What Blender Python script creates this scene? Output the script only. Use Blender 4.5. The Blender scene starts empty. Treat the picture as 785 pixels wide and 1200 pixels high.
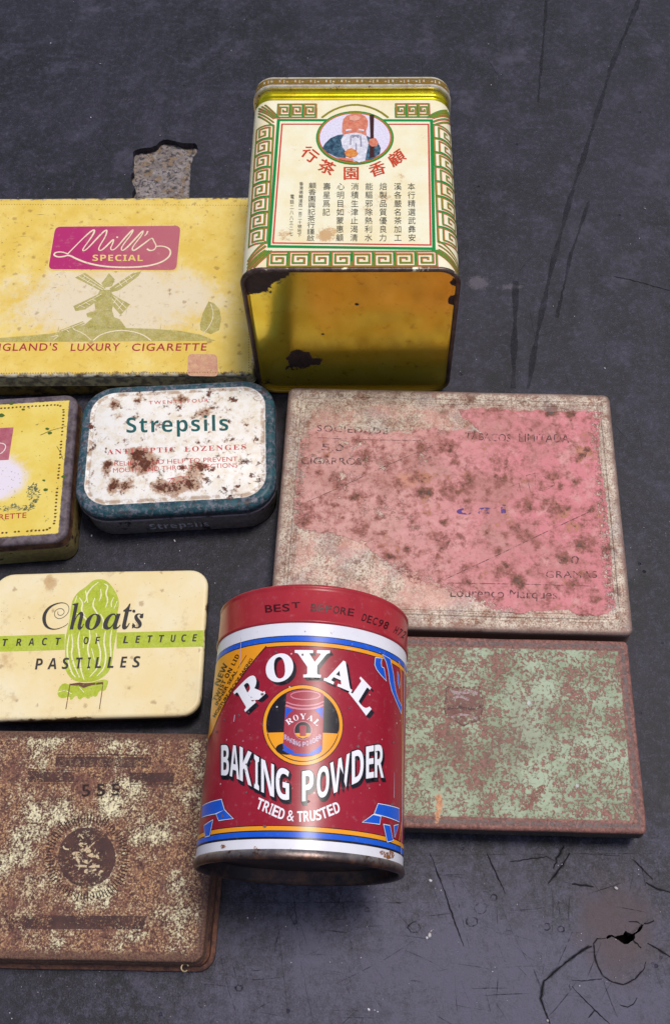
import bpy, bmesh, math, random
import numpy as np
from mathutils import Vector, Matrix, noise as mnoise
from mathutils.geometry import tessellate_polygon

# ------------------------------------------------------------------ camera, sky, sun, exposure
sc = bpy.context.scene
COL = sc.collection
F_PX, PHI, CAM_H, PPX = 1162.45, math.radians(28.25), 0.3714, 45.67     # focal length in photo pixels, tilt off nadir, height, principal point shift
CAM_Y = -CAM_H * math.tan(PHI)
cam_d = bpy.data.cameras.new('camera')
cam_d.sensor_fit = 'VERTICAL'; cam_d.sensor_height = 24.0
cam_d.lens = F_PX / 1200 * 24.0
cam_d.shift_x = -PPX / 1200
cam_d.clip_start = 0.01; cam_d.clip_end = 50
cam = bpy.data.objects.new('camera', cam_d); COL.objects.link(cam)
cam.location = (0, CAM_Y, CAM_H); cam.rotation_euler = (PHI, 0, 0)
sc.camera = cam

SUN_EL, SUN_AZ = math.radians(75), math.radians(55)      # azimuth measured from +y (away from the viewer) towards +x
world = bpy.data.worlds.new('World'); sc.world = world; world.use_nodes = True
wn = world.node_tree; wn.nodes.clear()
sky = wn.nodes.new('ShaderNodeTexSky'); sky.sky_type = 'NISHITA'; sky.sun_disc = False
sky.sun_elevation = SUN_EL; sky.sun_rotation = SUN_AZ
sky.air_density = 1.0; sky.dust_density = 3.0; sky.ozone_density = 1.0
bg = wn.nodes.new('ShaderNodeBackground'); bg.inputs['Strength'].default_value = 0.07
wo = wn.nodes.new('ShaderNodeOutputWorld')
wn.links.new(sky.outputs[0], bg.inputs[0]); wn.links.new(bg.outputs[0], wo.inputs[0])
sun_d = bpy.data.lights.new('sun', 'SUN'); sun_d.energy = 1.5; sun_d.angle = math.radians(14); sun_d.color = (1.0, 0.95, 0.88)
sun = bpy.data.objects.new('sun', sun_d); COL.objects.link(sun)
sdir = Vector((math.sin(SUN_AZ) * math.cos(SUN_EL), math.cos(SUN_AZ) * math.cos(SUN_EL), math.sin(SUN_EL)))
sun.rotation_euler = sdir.to_track_quat('Z', 'Y').to_euler(); sun.location = sdir * 3
sc.view_settings.view_transform = 'Standard'; sc.view_settings.look = 'None'
sc.view_settings.gamma = 1; sc.view_settings.use_curve_mapping = False
sc.view_settings.exposure = 0.7
sc.cycles.max_bounces = 8; sc.cycles.transparent_max_bounces = 24

rng = random.Random(7)

# ------------------------------------------------------------------ photo pixel -> ray / point on a plane
def ray(u, v):
    a = (u - 392.5 - PPX) / F_PX; b = -(v - 600) / F_PX
    return Vector((a, math.sin(PHI) + b * math.cos(PHI), -math.cos(PHI) + b * math.sin(PHI)))
def at(u, v, z=0.0):
    d = ray(u, v); t = (z - CAM_H) / d.z
    return Vector((t * d.x, CAM_Y + t * d.y, z))

# ------------------------------------------------------------------ shader helper
def lin(c):
    c /= 255.0
    return c / 12.92 if c <= 0.04045 else ((c + 0.055) / 1.055) ** 2.4
def C(r, g, b, k=0.9): return (lin(r) * k, lin(g) * k, lin(b) * k, 1)

class G:
    def __init__(s, name):
        s.mat = bpy.data.materials.new(name); s.mat.use_nodes = True
        s.nt = s.mat.node_tree; s.nt.nodes.clear()
        s.out = s.nt.nodes.new('ShaderNodeOutputMaterial')
        s.P = s.nt.nodes.new('ShaderNodeTexCoord').outputs['Object']
        sp = s.nt.nodes.new('ShaderNodeSeparateXYZ'); s.nt.links.new(s.P, sp.inputs[0])
        s.x, s.y, s.z = sp.outputs
    def put(s, sock, v):
        if isinstance(v, bpy.types.NodeSocket): s.nt.links.new(v, sock)
        elif v is not None: sock.default_value = v
    def m(s, op, a, b=None, c=None):
        n = s.nt.nodes.new('ShaderNodeMath'); n.operation = op
        for i, v in enumerate((a, b, c)):
            if v is not None: s.put(n.inputs[i], v)
        return n.outputs[0]
    def add(s, *v):
        r = v[0]
        for q in v[1:]: r = s.m('ADD', r, q)
        return r
    def mul(s, *v):
        r = v[0]
        for q in v[1:]: r = s.m('MULTIPLY', r, q)
        return r
    def inv(s, a): return s.m('SUBTRACT', 1.0, a)
    def mx(s, a, b): return s.m('MAXIMUM', a, b)
    def mn(s, a, b): return s.m('MINIMUM', a, b)
    def vscale(s, sx, sy, sz=1, off=(0, 0, 0), rot=0):
        n = s.nt.nodes.new('ShaderNodeMapping'); s.put(n.inputs['Vector'], s.P)
        n.inputs['Scale'].default_value = (sx, sy, sz); n.inputs['Location'].default_value = off
        n.inputs['Rotation'].default_value = (0, 0, rot)
        return n.outputs[0]
    def noise(s, scale, detail=4, rough=.55, dist=0, vec=None, seed=0):
        n = s.nt.nodes.new('ShaderNodeTexNoise')
        if seed:
            n.noise_dimensions = '4D'; n.inputs['W'].default_value = seed
        s.put(n.inputs['Vector'], vec if vec is not None else s.P)
        n.inputs['Scale'].default_value = scale; n.inputs['Detail'].default_value = detail
        n.inputs['Roughness'].default_value = rough; n.inputs['Distortion'].default_value = dist
        return n.outputs[0]
    def vor(s, scale, vec=None, feature='F1', out='Distance', rand=1.0):
        n = s.nt.nodes.new('ShaderNodeTexVoronoi'); n.feature = feature
        s.put(n.inputs['Vector'], vec if vec is not None else s.P)
        n.inputs['Scale'].default_value = scale; n.inputs['Randomness'].default_value = rand
        return n.outputs[out]
    def ss(s, x, lo, hi):
        n = s.nt.nodes.new('ShaderNodeMapRange'); n.interpolation_type = 'SMOOTHSTEP'; n.clamp = True
        s.put(n.inputs[0], x)
        if lo <= hi: n.inputs[1].default_value, n.inputs[2].default_value = lo, hi; a, b = 0, 1
        else: n.inputs[1].default_value, n.inputs[2].default_value = hi, lo; a, b = 1, 0
        n.inputs[3].default_value, n.inputs[4].default_value = a, b
        return n.outputs[0]
    def mix(s, f, a, b, mode='MIX'):
        n = s.nt.nodes.new('ShaderNodeMix'); n.data_type = 'RGBA'; n.blend_type = mode; n.clamp_factor = True
        s.put(n.inputs[0], f); s.put(n.inputs[6], a); s.put(n.inputs[7], b)
        return n.outputs[2]
    def edge(s, w, l):       # distance from the rim of a w x l rectangle, positive inside
        ax = s.m('ABSOLUTE', s.x); ay = s.m('ABSOLUTE', s.y)
        return s.mn(s.m('SUBTRACT', w / 2, ax), s.m('SUBTRACT', l / 2, ay))
    def warp(s, amp=.0016, scale=420):
        if not hasattr(s, 'wx'):
            s.wx = s.add(s.x, s.mul(s.m('SUBTRACT', s.noise(scale, 5, .7, seed=81), .5), amp * 2.6)); s.wy = s.add(s.y, s.mul(s.m('SUBTRACT', s.noise(scale, 5, .7, seed=82), .5), amp * 2.6))
        return s.wx, s.wy
    def bloom(s, scale, r0, soft, seed=1.0, keep=.5):
        """round rust blooms of varied size, one per cell, some cells empty"""
        wx, wy = s.warp(); cb = s.nt.nodes.new('ShaderNodeCombineXYZ'); s.put(cb.inputs[0], wx); s.put(cb.inputs[1], wy); cb.inputs[2].default_value = seed * .37
        n = s.nt.nodes.new('ShaderNodeTexVoronoi'); s.nt.links.new(cb.outputs[0], n.inputs['Vector']); n.inputs['Scale'].default_value = scale; n.voronoi_dimensions = '2D'
        mp = s.nt.nodes.new('ShaderNodeVectorMath'); mp.operation = 'ADD'; s.nt.links.new(cb.outputs[0], mp.inputs[0]); mp.inputs[1].default_value = (seed, seed * 1.7, 0); s.nt.links.new(mp.outputs[0], n.inputs['Vector'])
        sep = s.nt.nodes.new('ShaderNodeSeparateColor'); s.nt.links.new(n.outputs['Color'], sep.inputs[0])
        rad = s.mul(s.m('MAXIMUM', s.m('SUBTRACT', sep.outputs[0], keep), 0.0), r0 / (1 - keep))
        return s.ss(s.m('SUBTRACT', rad, n.outputs['Distance']), -soft, soft)
    def spot(s, x, y, rx, ry=None, amp=1.0):
        ry = ry or rx; wx, wy = s.warp()
        dx = s.m('DIVIDE', s.m('SUBTRACT', wx, x), rx); dy = s.m('DIVIDE', s.m('SUBTRACT', wy, y), ry)
        d = s.m('SQRT', s.add(s.mul(dx, dx), s.mul(dy, dy)))
        return s.mul(s.ss(d, 1.0, 0.0), amp)
    def spots(s, lst):
        r = None
        for q in lst:
            k = s.spot(*q); r = k if r is None else s.add(r, k)
        return r
    def finish(s, color, rough=.5, metal=0.0, spec=.25, height=None, dist=.0003, strength=.6, alpha=None, coat=0.0, coat_rough=.1):
        b = s.nt.nodes.new('ShaderNodeBsdfPrincipled')
        s.put(b.inputs['Base Color'], color); s.put(b.inputs['Roughness'], rough); s.put(b.inputs['Metallic'], metal)
        s.put(b.inputs['Specular IOR Level'], spec)
        if coat: b.inputs['Coat Weight'].default_value = coat; b.inputs['Coat Roughness'].default_value = coat_rough
        if height is not None:
            bp = s.nt.nodes.new('ShaderNodeBump'); bp.inputs['Distance'].default_value = dist; bp.inputs['Strength'].default_value = strength
            s.put(bp.inputs['Height'], height); s.nt.links.new(bp.outputs[0], b.inputs['Normal'])
        res = b.outputs[0]
        if alpha is not None:
            t = s.nt.nodes.new('ShaderNodeBsdfTransparent'); mxs = s.nt.nodes.new('ShaderNodeMixShader')
            s.put(mxs.inputs[0], alpha); s.nt.links.new(t.outputs[0], mxs.inputs[1]); s.nt.links.new(res, mxs.inputs[2]); res = mxs.outputs[0]
        s.nt.links.new(res, s.out.inputs[0])
        return s.mat

def rust_col(g, dark=(52, 34, 32), mid=(110, 66, 44), hi=(165, 105, 60), sc_=500):
    a = g.noise(sc_, 6, .7, seed=3.1)
    return g.mix(g.ss(a, .52, .72), g.mix(g.ss(a, .3, .52), C(*dark), C(*mid)), C(*hi))

# ------------------------------------------------------------------ mesh helpers
def link(name, me, mat=None, parent=None):
    o = bpy.data.objects.new(name, me); COL.objects.link(o)
    if mat is not None and not me.materials: me.materials.append(mat)
    if parent is not None: o.parent = parent
    return o
def from_bm(name, bm, mat, parent, smooth=35):
    bmesh.ops.recalc_face_normals(bm, faces=bm.faces)
    me = bpy.data.meshes.new(name); bm.to_mesh(me); bm.free()
    if smooth:
        for p in me.polygons: p.use_smooth = True
        me.set_sharp_from_angle(angle=math.radians(smooth))
    return link(name, me, mat, parent)
def thing(name, label, cat, loc, rz=0.0, group=None):
    o = bpy.data.objects.new(name, None); COL.objects.link(o); o.empty_display_size = .02
    o.location = loc; o.rotation_euler = (0, 0, rz); o['label'] = label; o['category'] = cat
    if group: o['group'] = group
    return o
def rrect(w, l, r, n=7):
    r = max(min(r, w / 2 - 1e-5, l / 2 - 1e-5), 1e-5); pts = []
    for cx, cy, a0 in ((w / 2 - r, l / 2 - r, 0), (-w / 2 + r, l / 2 - r, 90), (-w / 2 + r, -l / 2 + r, 180), (w / 2 - r, -l / 2 + r, 270)):
        for i in range(n + 1):
            a = math.radians(a0 + 90 * i / n); pts.append((cx + r * math.cos(a), cy + r * math.sin(a)))
    out = []                                                      # straight runs get extra points so that edges can wander a little
    for i, p in enumerate(pts):
        q = pts[(i + 1) % len(pts)]; out.append(p)
        if i % (n + 1) == n:
            for j in range(1, 8): out.append((p[0] + (q[0] - p[0]) * j / 8, p[1] + (q[1] - p[1]) * j / 8))
    return out
def loft(rings, cap0=True, cap1=True):
    """rings: lists of 3D points with equal counts"""
    bm = bmesh.new(); vs = [[bm.verts.new(p) for p in r] for r in rings]
    n = len(rings[0])
    for a, b in zip(vs, vs[1:]):
        for i in range(n):
            j = (i + 1) % n
            bm.faces.new((a[i], a[j], b[j], b[i]))
    if cap0: bm.faces.new(list(reversed(vs[0])))
    if cap1: bm.faces.new(vs[-1])
    return bm
def box_rings(w, l, r, prof, seed=0, wob=.00022):
    """prof: (inset, z) list; the outline wanders slightly like beaten old tin"""
    rings = []
    for ins, z in prof:
        ring = []
        for (x, y) in rrect(w - 2 * ins, l - 2 * ins, max(r - ins, .0004)):
            a = mnoise.noise(Vector((x * 38 + seed * 7.3, y * 38, seed))) * wob
            b = mnoise.noise(Vector((x * 38, y * 38 + seed * 5.1, seed + 9))) * wob
            ring.append((x + a, y + b, z))
        rings.append(ring)
    return rings
def bevel_prof(b, z, inset0=0.0, n=5):
    return [(inset0 + b * (1 - math.cos(math.radians(90 * i / n))), z - b + b * math.sin(math.radians(90 * i / n))) for i in range(n + 1)]

# --- text as flat meshes; the built-in font falls back to maths serif / script and CJK glyphs
_tc = {}
def glyphs(body, bold=0.0, space=1.0, shear=0.0, res=4):
    key = (body, bold, space, shear, res)
    if key in _tc: return _tc[key]
    cu = bpy.data.curves.new('t', 'FONT'); cu.body = body; cu.offset = bold; cu.space_character = space; cu.shear = shear
    cu.resolution_u = res; cu.fill_mode = 'FRONT'
    ob = bpy.data.objects.new('t', cu); COL.objects.link(ob)
    me = bpy.data.meshes.new_from_object(ob.evaluated_get(bpy.context.evaluated_depsgraph_get()))
    v = np.array([tuple(q.co)[:2] for q in me.vertices]); f = [tuple(p.vertices) for p in me.polygons]
    bpy.data.objects.remove(ob); bpy.data.curves.remove(cu); bpy.data.meshes.remove(me)
    _tc[key] = (v, f); return _tc[key]
def mathify(t, base_up, base_lo=None):
    r = ''
    for ch in t:
        if 'A' <= ch <= 'Z': r += chr(base_up + ord(ch) - 65)
        elif 'a' <= ch <= 'z' and base_lo: r += chr(base_lo + ord(ch) - 97)
        else: r += ch
    return r
SERIF = lambda t: mathify(t, 0x1D400, 0x1D41A)
SERIF_IT = lambda t: mathify(t, 0x1D468, 0x1D482)
SANS_B = lambda t: mathify(t, 0x1D5D4, 0x1D5EE)
SANS_BI = lambda t: mathify(t, 0x1D63C, 0x1D656)

class Art:
    """flat print gathered in the plane of its surface: (x, y) points plus faces"""
    def __init__(s, tolocal): s.v = []; s.h = []; s.f = []; s.tl = tolocal; s.n = 0
    def raw(s, pts, faces, hs=None):                              # pieces that cross each other lie some microns apart
        o = len(s.v); b = (s.n % 7) * 2.5e-6; s.n += 1
        s.h += [b + q for q in hs] if hs else [b] * len(pts)
        s.v += [tuple(p) for p in pts]; s.f += [tuple(o + i for i in q) for q in faces]
    def poly(s, px, local=False):
        pts = [tuple(p) if local else s.tl(*p) for p in px]
        tris = tessellate_polygon([[Vector((p[0], p[1], 0)) for p in pts]])
        s.raw(pts, tris); return s
    def stroke(s, px, w, local=False, closed=False, smooth=0):
        """ribbon of width w (metres, or list) along a pixel path"""
        pts = [Vector(p[:2]) if local else Vector(s.tl(*p)) for p in px]
        ws = list(w) if isinstance(w, (list, tuple)) else [w] * len(pts)
        for _ in range(smooth):
            np_, nw = [], []
            m_ = len(pts)
            for i in range(m_ if closed else m_ - 1):
                a, b = pts[i], pts[(i + 1) % m_]; wa, wb = ws[i], ws[(i + 1) % m_]
                np_ += [a * .75 + b * .25, a * .25 + b * .75]; nw += [wa * .75 + wb * .25, wa * .25 + wb * .75]
            if not closed: np_ = [pts[0]] + np_ + [pts[-1]]; nw = [ws[0]] + nw + [ws[-1]]
            pts, ws = np_, nw
        n = len(pts); L = []; R = []
        for i in range(n):
            a = pts[(i - 1) % n] if (i or closed) else pts[i]; b = pts[(i + 1) % n] if (i < n - 1 or closed) else pts[i]
            d1 = pts[i] - a; d2 = b - pts[i]
            d1 = d1.normalized() if d1.length > 1e-9 else d2.normalized(); d2 = d2.normalized() if d2.length > 1e-9 else d1
            t = d1 + d2
            t = t.normalized() if t.length > 1e-6 else d1
            nn = Vector((-t.y, t.x)); k = 1 / max(.55, abs(nn.dot(Vector((-d1.y, d1.x)))))
            L.append(pts[i] + nn * ws[i] / 2 * k); R.append(pts[i] - nn * ws[i] / 2 * k)
        o = L + R; fs = [(i + n, (i + 1) % n + n, (i + 1) % n, i) for i in range(n if closed else n - 1)]
        hh = [i * 1.5e-5 / n for i in range(n)]
        s.raw([tuple(q) for q in o], fs, hh + hh); return s
    def ellipse(s, cx, cy, rx, ry, n=28, local=False, jag=0):
        return s.poly([(cx + rx * (1 + jag * rng.uniform(-1, 1)) * math.cos(2 * math.pi * i / n), cy + ry * (1 + jag * rng.uniform(-1, 1)) * math.sin(2 * math.pi * i / n)) for i in range(n)], local)
    def text(s, body, bl, br, h, bold=0.0, space=1.0, shear=0.0, fit='cap', dx=0, dy=0, tl=None, tr=None):
        """baseline from pixel bl to br; capital height h pixels (or explicit top corners)"""
        v, f = glyphs(body, bold, space, shear)
        x0, x1 = v[:, 0].min(), v[:, 0].max()
        if fit == 'box': y0, y1 = v[:, 1].min(), v[:, 1].max()
        else: y0, y1 = 0.0, .70
        bl, br = np.array(bl, float), np.array(br, float)
        d = (br - bl) / np.linalg.norm(br - bl); up = np.array([d[1], -d[0]])
        TL = np.array(tl, float) if tl else bl + up * h; TR = np.array(tr, float) if tr else br + up * h
        pts = []
        for x, y in v:
            u = (x - x0) / (x1 - x0); t = (y - y0) / (y1 - y0)
            p = (1 - t) * ((1 - u) * bl + u * br) + t * ((1 - u) * TL + u * TR)
            pts.append(s.tl(p[0] + dx, p[1] + dy))
        s.raw(pts, f); return s
    def flat(s, name, mat, parent, z):
        me = bpy.data.meshes.new(name); me.from_pydata([(p[0], p[1], z + h) for p, h in zip(s.v, s.h)], [], s.f)
        for p in me.polygons:
            if p.normal.z < 0: p.flip()
        return link(name, me, mat, parent)
LAY = 4e-5                                                         # one layer of print

# a flat tin: an Empty at its base, lid and base meshes, and the frame for its print
class Tin:
    def __init__(s, name, label, cat, cx, cy, yaw, w, l, z, group=None):
        s.cx, s.cy, s.yaw, s.w, s.l, s.z = cx, cy, math.radians(yaw), w, l, z
        s.o = thing(name, label, cat, (cx, cy, 0), s.yaw, group)
    def tl(s, u, v):
        p = at(u, v, s.z); dx, dy = p.x - s.cx, p.y - s.cy; c, q = math.cos(s.yaw), math.sin(s.yaw)
        return (dx * c + dy * q, -dx * q + dy * c)
    def art(s): return Art(s.tl)
    def sp(s, u, v, r, amp=1.0, ry=None):                         # a wear spot given in photo pixels
        x, y = s.tl(u, v); return (x, y, r / 2950, (ry or r) / 2950, amp)
    def shell(s, r, bevel, skirt, lid_mat, base_mat, emboss=(), base_inset=.0008, seed=1, bead=.0004, base_flange=0.0):
        top = s.z
        prof = [(.0009, top - skirt), (.0001, top - skirt), (-bead * 0, top - skirt + .0004), (bead, top - skirt + .0012)]
        prof += [(bead + a, z) for a, z in bevel_prof(bevel, top)]
        e0 = bead + bevel
        prof += [(e0 + .0004, top)]
        prof += [(e0 + a, top + dz) for a, dz in emboss]
        s.lid = from_bm('lid', loft(box_rings(s.w, s.l, r, prof, seed)), lid_mat, s.o)
        bi = base_inset
        bp = [(bi + .0012, 0), (bi + .0004, .0003), (bi, .0012)]
        if base_flange: bp = [(bi + .0006, 0), (bi - base_flange, .0006), (bi - base_flange, .002), (bi - base_flange * .4, .0028), (bi - base_flange * .35, .006), (bi, .0068)]
        bp += [(bi, top - skirt - .0006), (bi + .0001, top - .003)]
        s.base = from_bm('base', loft(box_rings(s.w, s.l, r, bp, seed)), base_mat, s.o)
        return s

def ink(name, color, wear=None, rough=.45, color2=None, blotch=250, spec=.2):
    g = G(name); c = C(*color)
    if color2: c = g.mix(g.ss(g.noise(blotch, 4, .6, seed=5.5), .35, .65), c, C(*color2))
    n = g.noise(1400, 2, .5, seed=2.2)
    c = g.mix(g.ss(n, .35, .75), c, g.mix(.82, (0, 0, 0, 1), c))
    alpha = g.inv(wear(g)) if wear else None
    return g.finish(c, rough, 0, spec, alpha=alpha)


# ================================================================== the table top: worn dark sheet, torn through in two places
TORN = [(130 + .1529 * x, 150 + .1529 * y) for x, y in [(172, 182), (215, 160), (262, 152), (300, 150), (345, 135), (372, 108), (400, 92), (430, 86), (470, 97), (520, 108), (560, 116), (600, 116), (640, 115), (662, 135), (672, 165), (655, 195), (630, 222), (622, 260), (610, 295), (614, 340), (610, 400), (606, 470), (604, 530), (602, 620), (160, 620), (165, 500), (187, 462), (168, 420), (150, 382), (160, 350), (176, 330), (168, 290), (172, 250)]]
HOLE = [(670 + .1465 * x, 1030 + .1465 * y) for x, y in [(272, 470), (285, 452), (315, 447), (345, 460), (375, 452), (405, 447), (425, 415), (450, 428), (480, 440), (520, 415), (532, 385), (552, 362), (572, 368), (556, 402), (525, 428), (502, 448), (503, 470), (488, 492), (470, 500), (450, 518), (420, 522), (392, 508), (368, 488), (335, 470), (312, 462), (295, 472), (280, 482)]]
def table_mat():
    g = G('worn_rubber_sheet')
    big = g.noise(11, 6, .66, seed=1.0); mid = g.noise(55, 8, .72, seed=2.0); fine = g.add(g.mul(g.noise(330, 8, .82, seed=3.0), .6), g.mul(g.noise(1500, 4, .7, seed=3.5), .4))
    drag = g.noise(1, 5, .6, vec=g.vscale(60, 9, 60, rot=.25), seed=4.0)
    c = g.mix(g.ss(big, .35, .68), C(11, 11, 15), C(32, 30, 41))
    c = g.mix(g.mul(g.ss(mid, .46, .66), .75), c, C(52, 50, 65))
    c = g.mix(g.mul(g.ss(drag, .52, .7), .35), c, C(56, 53, 69))
    c = g.mix(g.mul(g.ss(fine, .48, .68), .7), c, C(88, 83, 108))
    c = g.mix(g.mul(g.ss(fine, .47, .36), .8), c, C(10, 10, 14))
    x1, y1, _ = at(722, 1085); x2, y2, _ = at(560, 331); x3, y3, _ = at(152, 118); x4, y4, _ = at(600, 334)
    worn = g.ss(g.add(g.spot(at(560, 1150)[0], at(560, 1150)[1], .20, .075, 1.0), g.mul(g.m('SUBTRACT', mid, .5), 1.8), g.mul(g.m('SUBTRACT', fine, .5), 3.0)), .1, 1.1); c = g.mix(g.mul(worn, .75), c, C(91, 88, 108))  # near-end wear, with the purple sky sheen painted into its pale colour
    edge_n = g.mul(g.m('SUBTRACT', g.noise(90, 4, .6), .5), 1.2)
    stain = g.ss(g.add(g.spot(x1, y1, .026, .032), g.mul(edge_n, .9), g.mul(g.m('SUBTRACT', fine, .5), .8)), .15, .95)
    c = g.mix(g.mul(stain, .75), c, C(74, 58, 60))
    scuff = g.ss(g.add(g.mul(g.m('SUBTRACT', fine, .5), 2.2), g.spot(x2, y2, .011, .009), g.spot(x4, y4 - .001, .013, .0035, .8), g.spot(x3, y3, .014, .009, .45), g.mul(edge_n, .5)), .35, .8)
    c = g.mix(g.mul(scuff, .5), c, C(104, 97, 108))
    sm = g.ss(g.noise(22, 5, .7, seed=31), .55, .72); c = g.mix(g.mul(sm, .6), c, C(80, 76, 92)); sd = g.ss(g.noise(30, 5, .7, seed=33), .56, .7); c = g.mix(g.mul(sd, .6), c, C(14, 14, 18))
    dust = g.ss(g.vor(900), .16, .08); dm = g.ss(g.noise(120, 3, .6, seed=6), .58, .72)
    c = g.mix(g.mul(dust, dm, .8), c, C(150, 146, 158))
    rough = g.add(.38, g.mul(mid, .3))
    h = g.add(g.mul(mid, .6), g.mul(fine, .55), g.mul(g.noise(1500, 3, .6), .25), g.mul(g.ss(g.vor(260), .22, .05), g.ss(g.noise(60, 2, .5, seed=8), .6, .7), -1.2))
    return g.finish(c, rough, 0, .32, height=h, dist=.0006, strength=.9)
TABLE_T = .0030
def build_table():
    bm = bmesh.new()
    def loop(pts, z):
        vs = [bm.verts.new((p[0], p[1], z)) for p in pts]
        return [bm.edges.new((vs[i], vs[(i + 1) % len(vs)])) for i in range(len(vs))]
    def jag(px):
        out = []
        for i, p in enumerate(px):
            q = px[(i + 1) % len(px)]; out.append(p)
            for t in (.33, .66): out.append((p[0] + (q[0] - p[0]) * t + rng.uniform(-.45, .45), p[1] + (q[1] - p[1]) * t + rng.uniform(-.45, .45)))
        return [tuple(at(*p))[:2] for p in out]
    outer = [(-.75, -.6), (.75, -.6), (.75, .95), (-.75, .95)]
    l1, l2 = jag(TORN), jag(HOLE)
    ed = loop(outer, 0) + loop(l1, 0) + loop(l2, 0)
    bmesh.ops.triangle_fill(bm, edges=ed, use_beauty=True)
    bmesh.ops.recalc_face_normals(bm, faces=bm.faces)
    if sum(f.normal.z for f in bm.faces) < 0: bmesh.ops.reverse_faces(bm, faces=bm.faces)
    ret = bmesh.ops.extrude_face_region(bm, geom=list(bm.faces))
    bmesh.ops.translate(bm, verts=[v for v in ret['geom'] if isinstance(v, bmesh.types.BMVert)], vec=(0, 0, -TABLE_T))
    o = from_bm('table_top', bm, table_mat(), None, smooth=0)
    o['kind'] = 'structure'; o['label'] = 'worn dark blue black table sheet with scratches, a torn patch and a hole'
    return o
table = build_table()

# what shows through the tear: coarse pebbly aggregate; under the hole a dark board
def aggregate():
    g = G('pebbly_aggregate')
    v = g.vor(260, out='Color'); sep = g.nt.nodes.new('ShaderNodeSeparateColor'); g.put(sep.inputs[0], v)
    c = g.mix(sep.outputs[0], C(126, 116, 112), C(156, 146, 144)); c = g.mix(g.ss(sep.outputs[1], .6, .8), c, C(140, 118, 96))
    c = g.mix(g.mul(g.ss(g.noise(330, 5, .7, seed=6), .56, .66), .8), c, C(176, 170, 176))
    c = g.mix(g.ss(g.noise(500, 5, .7), .52, .38), c, C(66, 62, 66))
    m = g.finish(c, .7, 0, .4, height=g.noise(600, 6, .75), dist=.0009, strength=1.0)
    a, b = at(146, 158), at(238, 250); bm = bmesh.new(); n = 80
    x0, x1, y0, y1 = a.x - .004, b.x + .004, b.y, a.y + .006
    grid = []
    for j in range(n + 1):
        for i in range(n + 1):
            x = x0 + (x1 - x0) * i / n; y = y0 + (y1 - y0) * j / n
            p = Vector((x * 230, y * 230, 3.3)); d = mnoise.voronoi(p)[0]
            z = -.0040 + .0018 * max(0, .75 - d[0]) + .0006 * mnoise.noise(Vector((x * 500, y * 500, 0)))
            grid.append(bm.verts.new((x, y, min(z, -.0016))))
    for j in range(n):
        for i in range(n):
            k = j * (n + 1) + i; bm.faces.new((grid[k], grid[k + 1], grid[k + n + 2], grid[k + n + 1]))
    return from_bm('exposed_aggregate', bm, m, table, smooth=60)
aggregate()
def under_board():
    g = G('rusty_board'); c = g.mix(g.ss(g.noise(200, 5, .7), .4, .6), C(16, 10, 9), C(36, 19, 15))
    bm = bmesh.new(); p = at(735, 1100)
    rings = [[(p.x + x, p.y + y, z) for x, y in rrect(.06, .06, .004)] for z in (-.024, -.018)]
    return from_bm('under_board', loft(rings), g.finish(c, .8, height=g.noise(400, 4), dist=.0006), table)
under_board()

# cracks, cuts and scratches in the sheet
def tl_table(u, v):
    p = at(u, v); return (p.x, p.y)
g = G('crack_dark'); crack_m = g.finish(g.mix(g.noise(300), C(9, 9, 12), C(30, 28, 35)), .85, 0, .2, alpha=g.mul(g.ss(g.noise(330, 4, .7, seed=3), .3, .5), .92))
g = G('scratch_dark'); al = g.mul(g.ss(g.noise(260, 4, .7, seed=9), .36, .62), .58)
scratch_m = g.finish(C(18, 17, 23), .8, 0, .2, alpha=al)
g = G('rub_mark'); al = g.mul(g.ss(g.noise(70, 5, .7, seed=9), .2, .6), .38)
rub_m = g.finish(C(20, 20, 27), .75, 0, .2, alpha=al)
g = G('scratch_pale'); al = g.mul(g.ss(g.noise(300, 4, .7, seed=4), .45, .7), .5)
pale_m = g.finish(C(128, 122, 142), .7, 0, .3, alpha=al)
def crack(px, w, jit=.5, mat=crack_m, name='crack', z=.00005, halo=True):
    pts, ws = [], []
    for i in range(len(px) - 1):
        (a, b), (c, d) = px[i], px[i + 1]; n = max(2, int(math.dist(px[i], px[i + 1]) / 3.5))
        for k in range(n):
            t = k / n; pts.append((a + (c - a) * t + rng.uniform(-jit, jit), b + (d - b) * t + rng.uniform(-jit, jit)))
    pts.append(px[-1]); n = len(pts)
    ws = [w * .6 / 2950 * (.25 + .75 * math.sin(math.pi * min(1, max(0, (i + .5) / n))) ** .5) * rng.uniform(.6, 1.25) for i in range(n)]
    if mat is rub_m: ws = [w / 2950 * (.8 + .3 * math.sin(i * .37)) for i in range(n)]
    elif mat is crack_m: Art(tl_table).stroke(pts, [q * 2.2 for q in ws]).flat('crack_shade', rub_m, table, z - .00002)  # soft dark halo, shade painted beside the crack to give it depth
    return Art(tl_table).stroke(pts, ws).flat(name, mat, table, z)
HZ = lambda L: [(670 + .1465 * x, 1030 + .1465 * y) for x, y in L]
for L, w in [([(270, 474), (200, 478), (172, 512), (178, 600), (200, 690), (250, 780), (320, 825), (410, 845), (500, 800), (570, 730), (590, 660)], 2.0),
             ([(490, 495), (520, 520), (552, 552)], 2.2), ([(575, 360), (620, 352), (655, 335)], 1.8), ([(545, 362), (520, 345), (450, 342)], 1.3),
             ([(160, 540), (80, 570), (0, 630)], 2.6), ([(600, 515), (680, 560), (785, 625)], 2.2), ([(590, 30), (680, 80), (785, 108)], 2.2),
             ([(0, 40), (80, 50), (170, 62)], 2.0), ([(0, 860), (90, 960), (180, 1050), (300, 1160)], 1.4), ([(180, 1050), (130, 1110)], 1.2),
             ([(0, 815), (120, 812), (240, 800)], 1.0), ([(380, 1010), (440, 1025), (490, 1005), (520, 950)], 1.2)]:
    crack(HZ(L), w)
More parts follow.
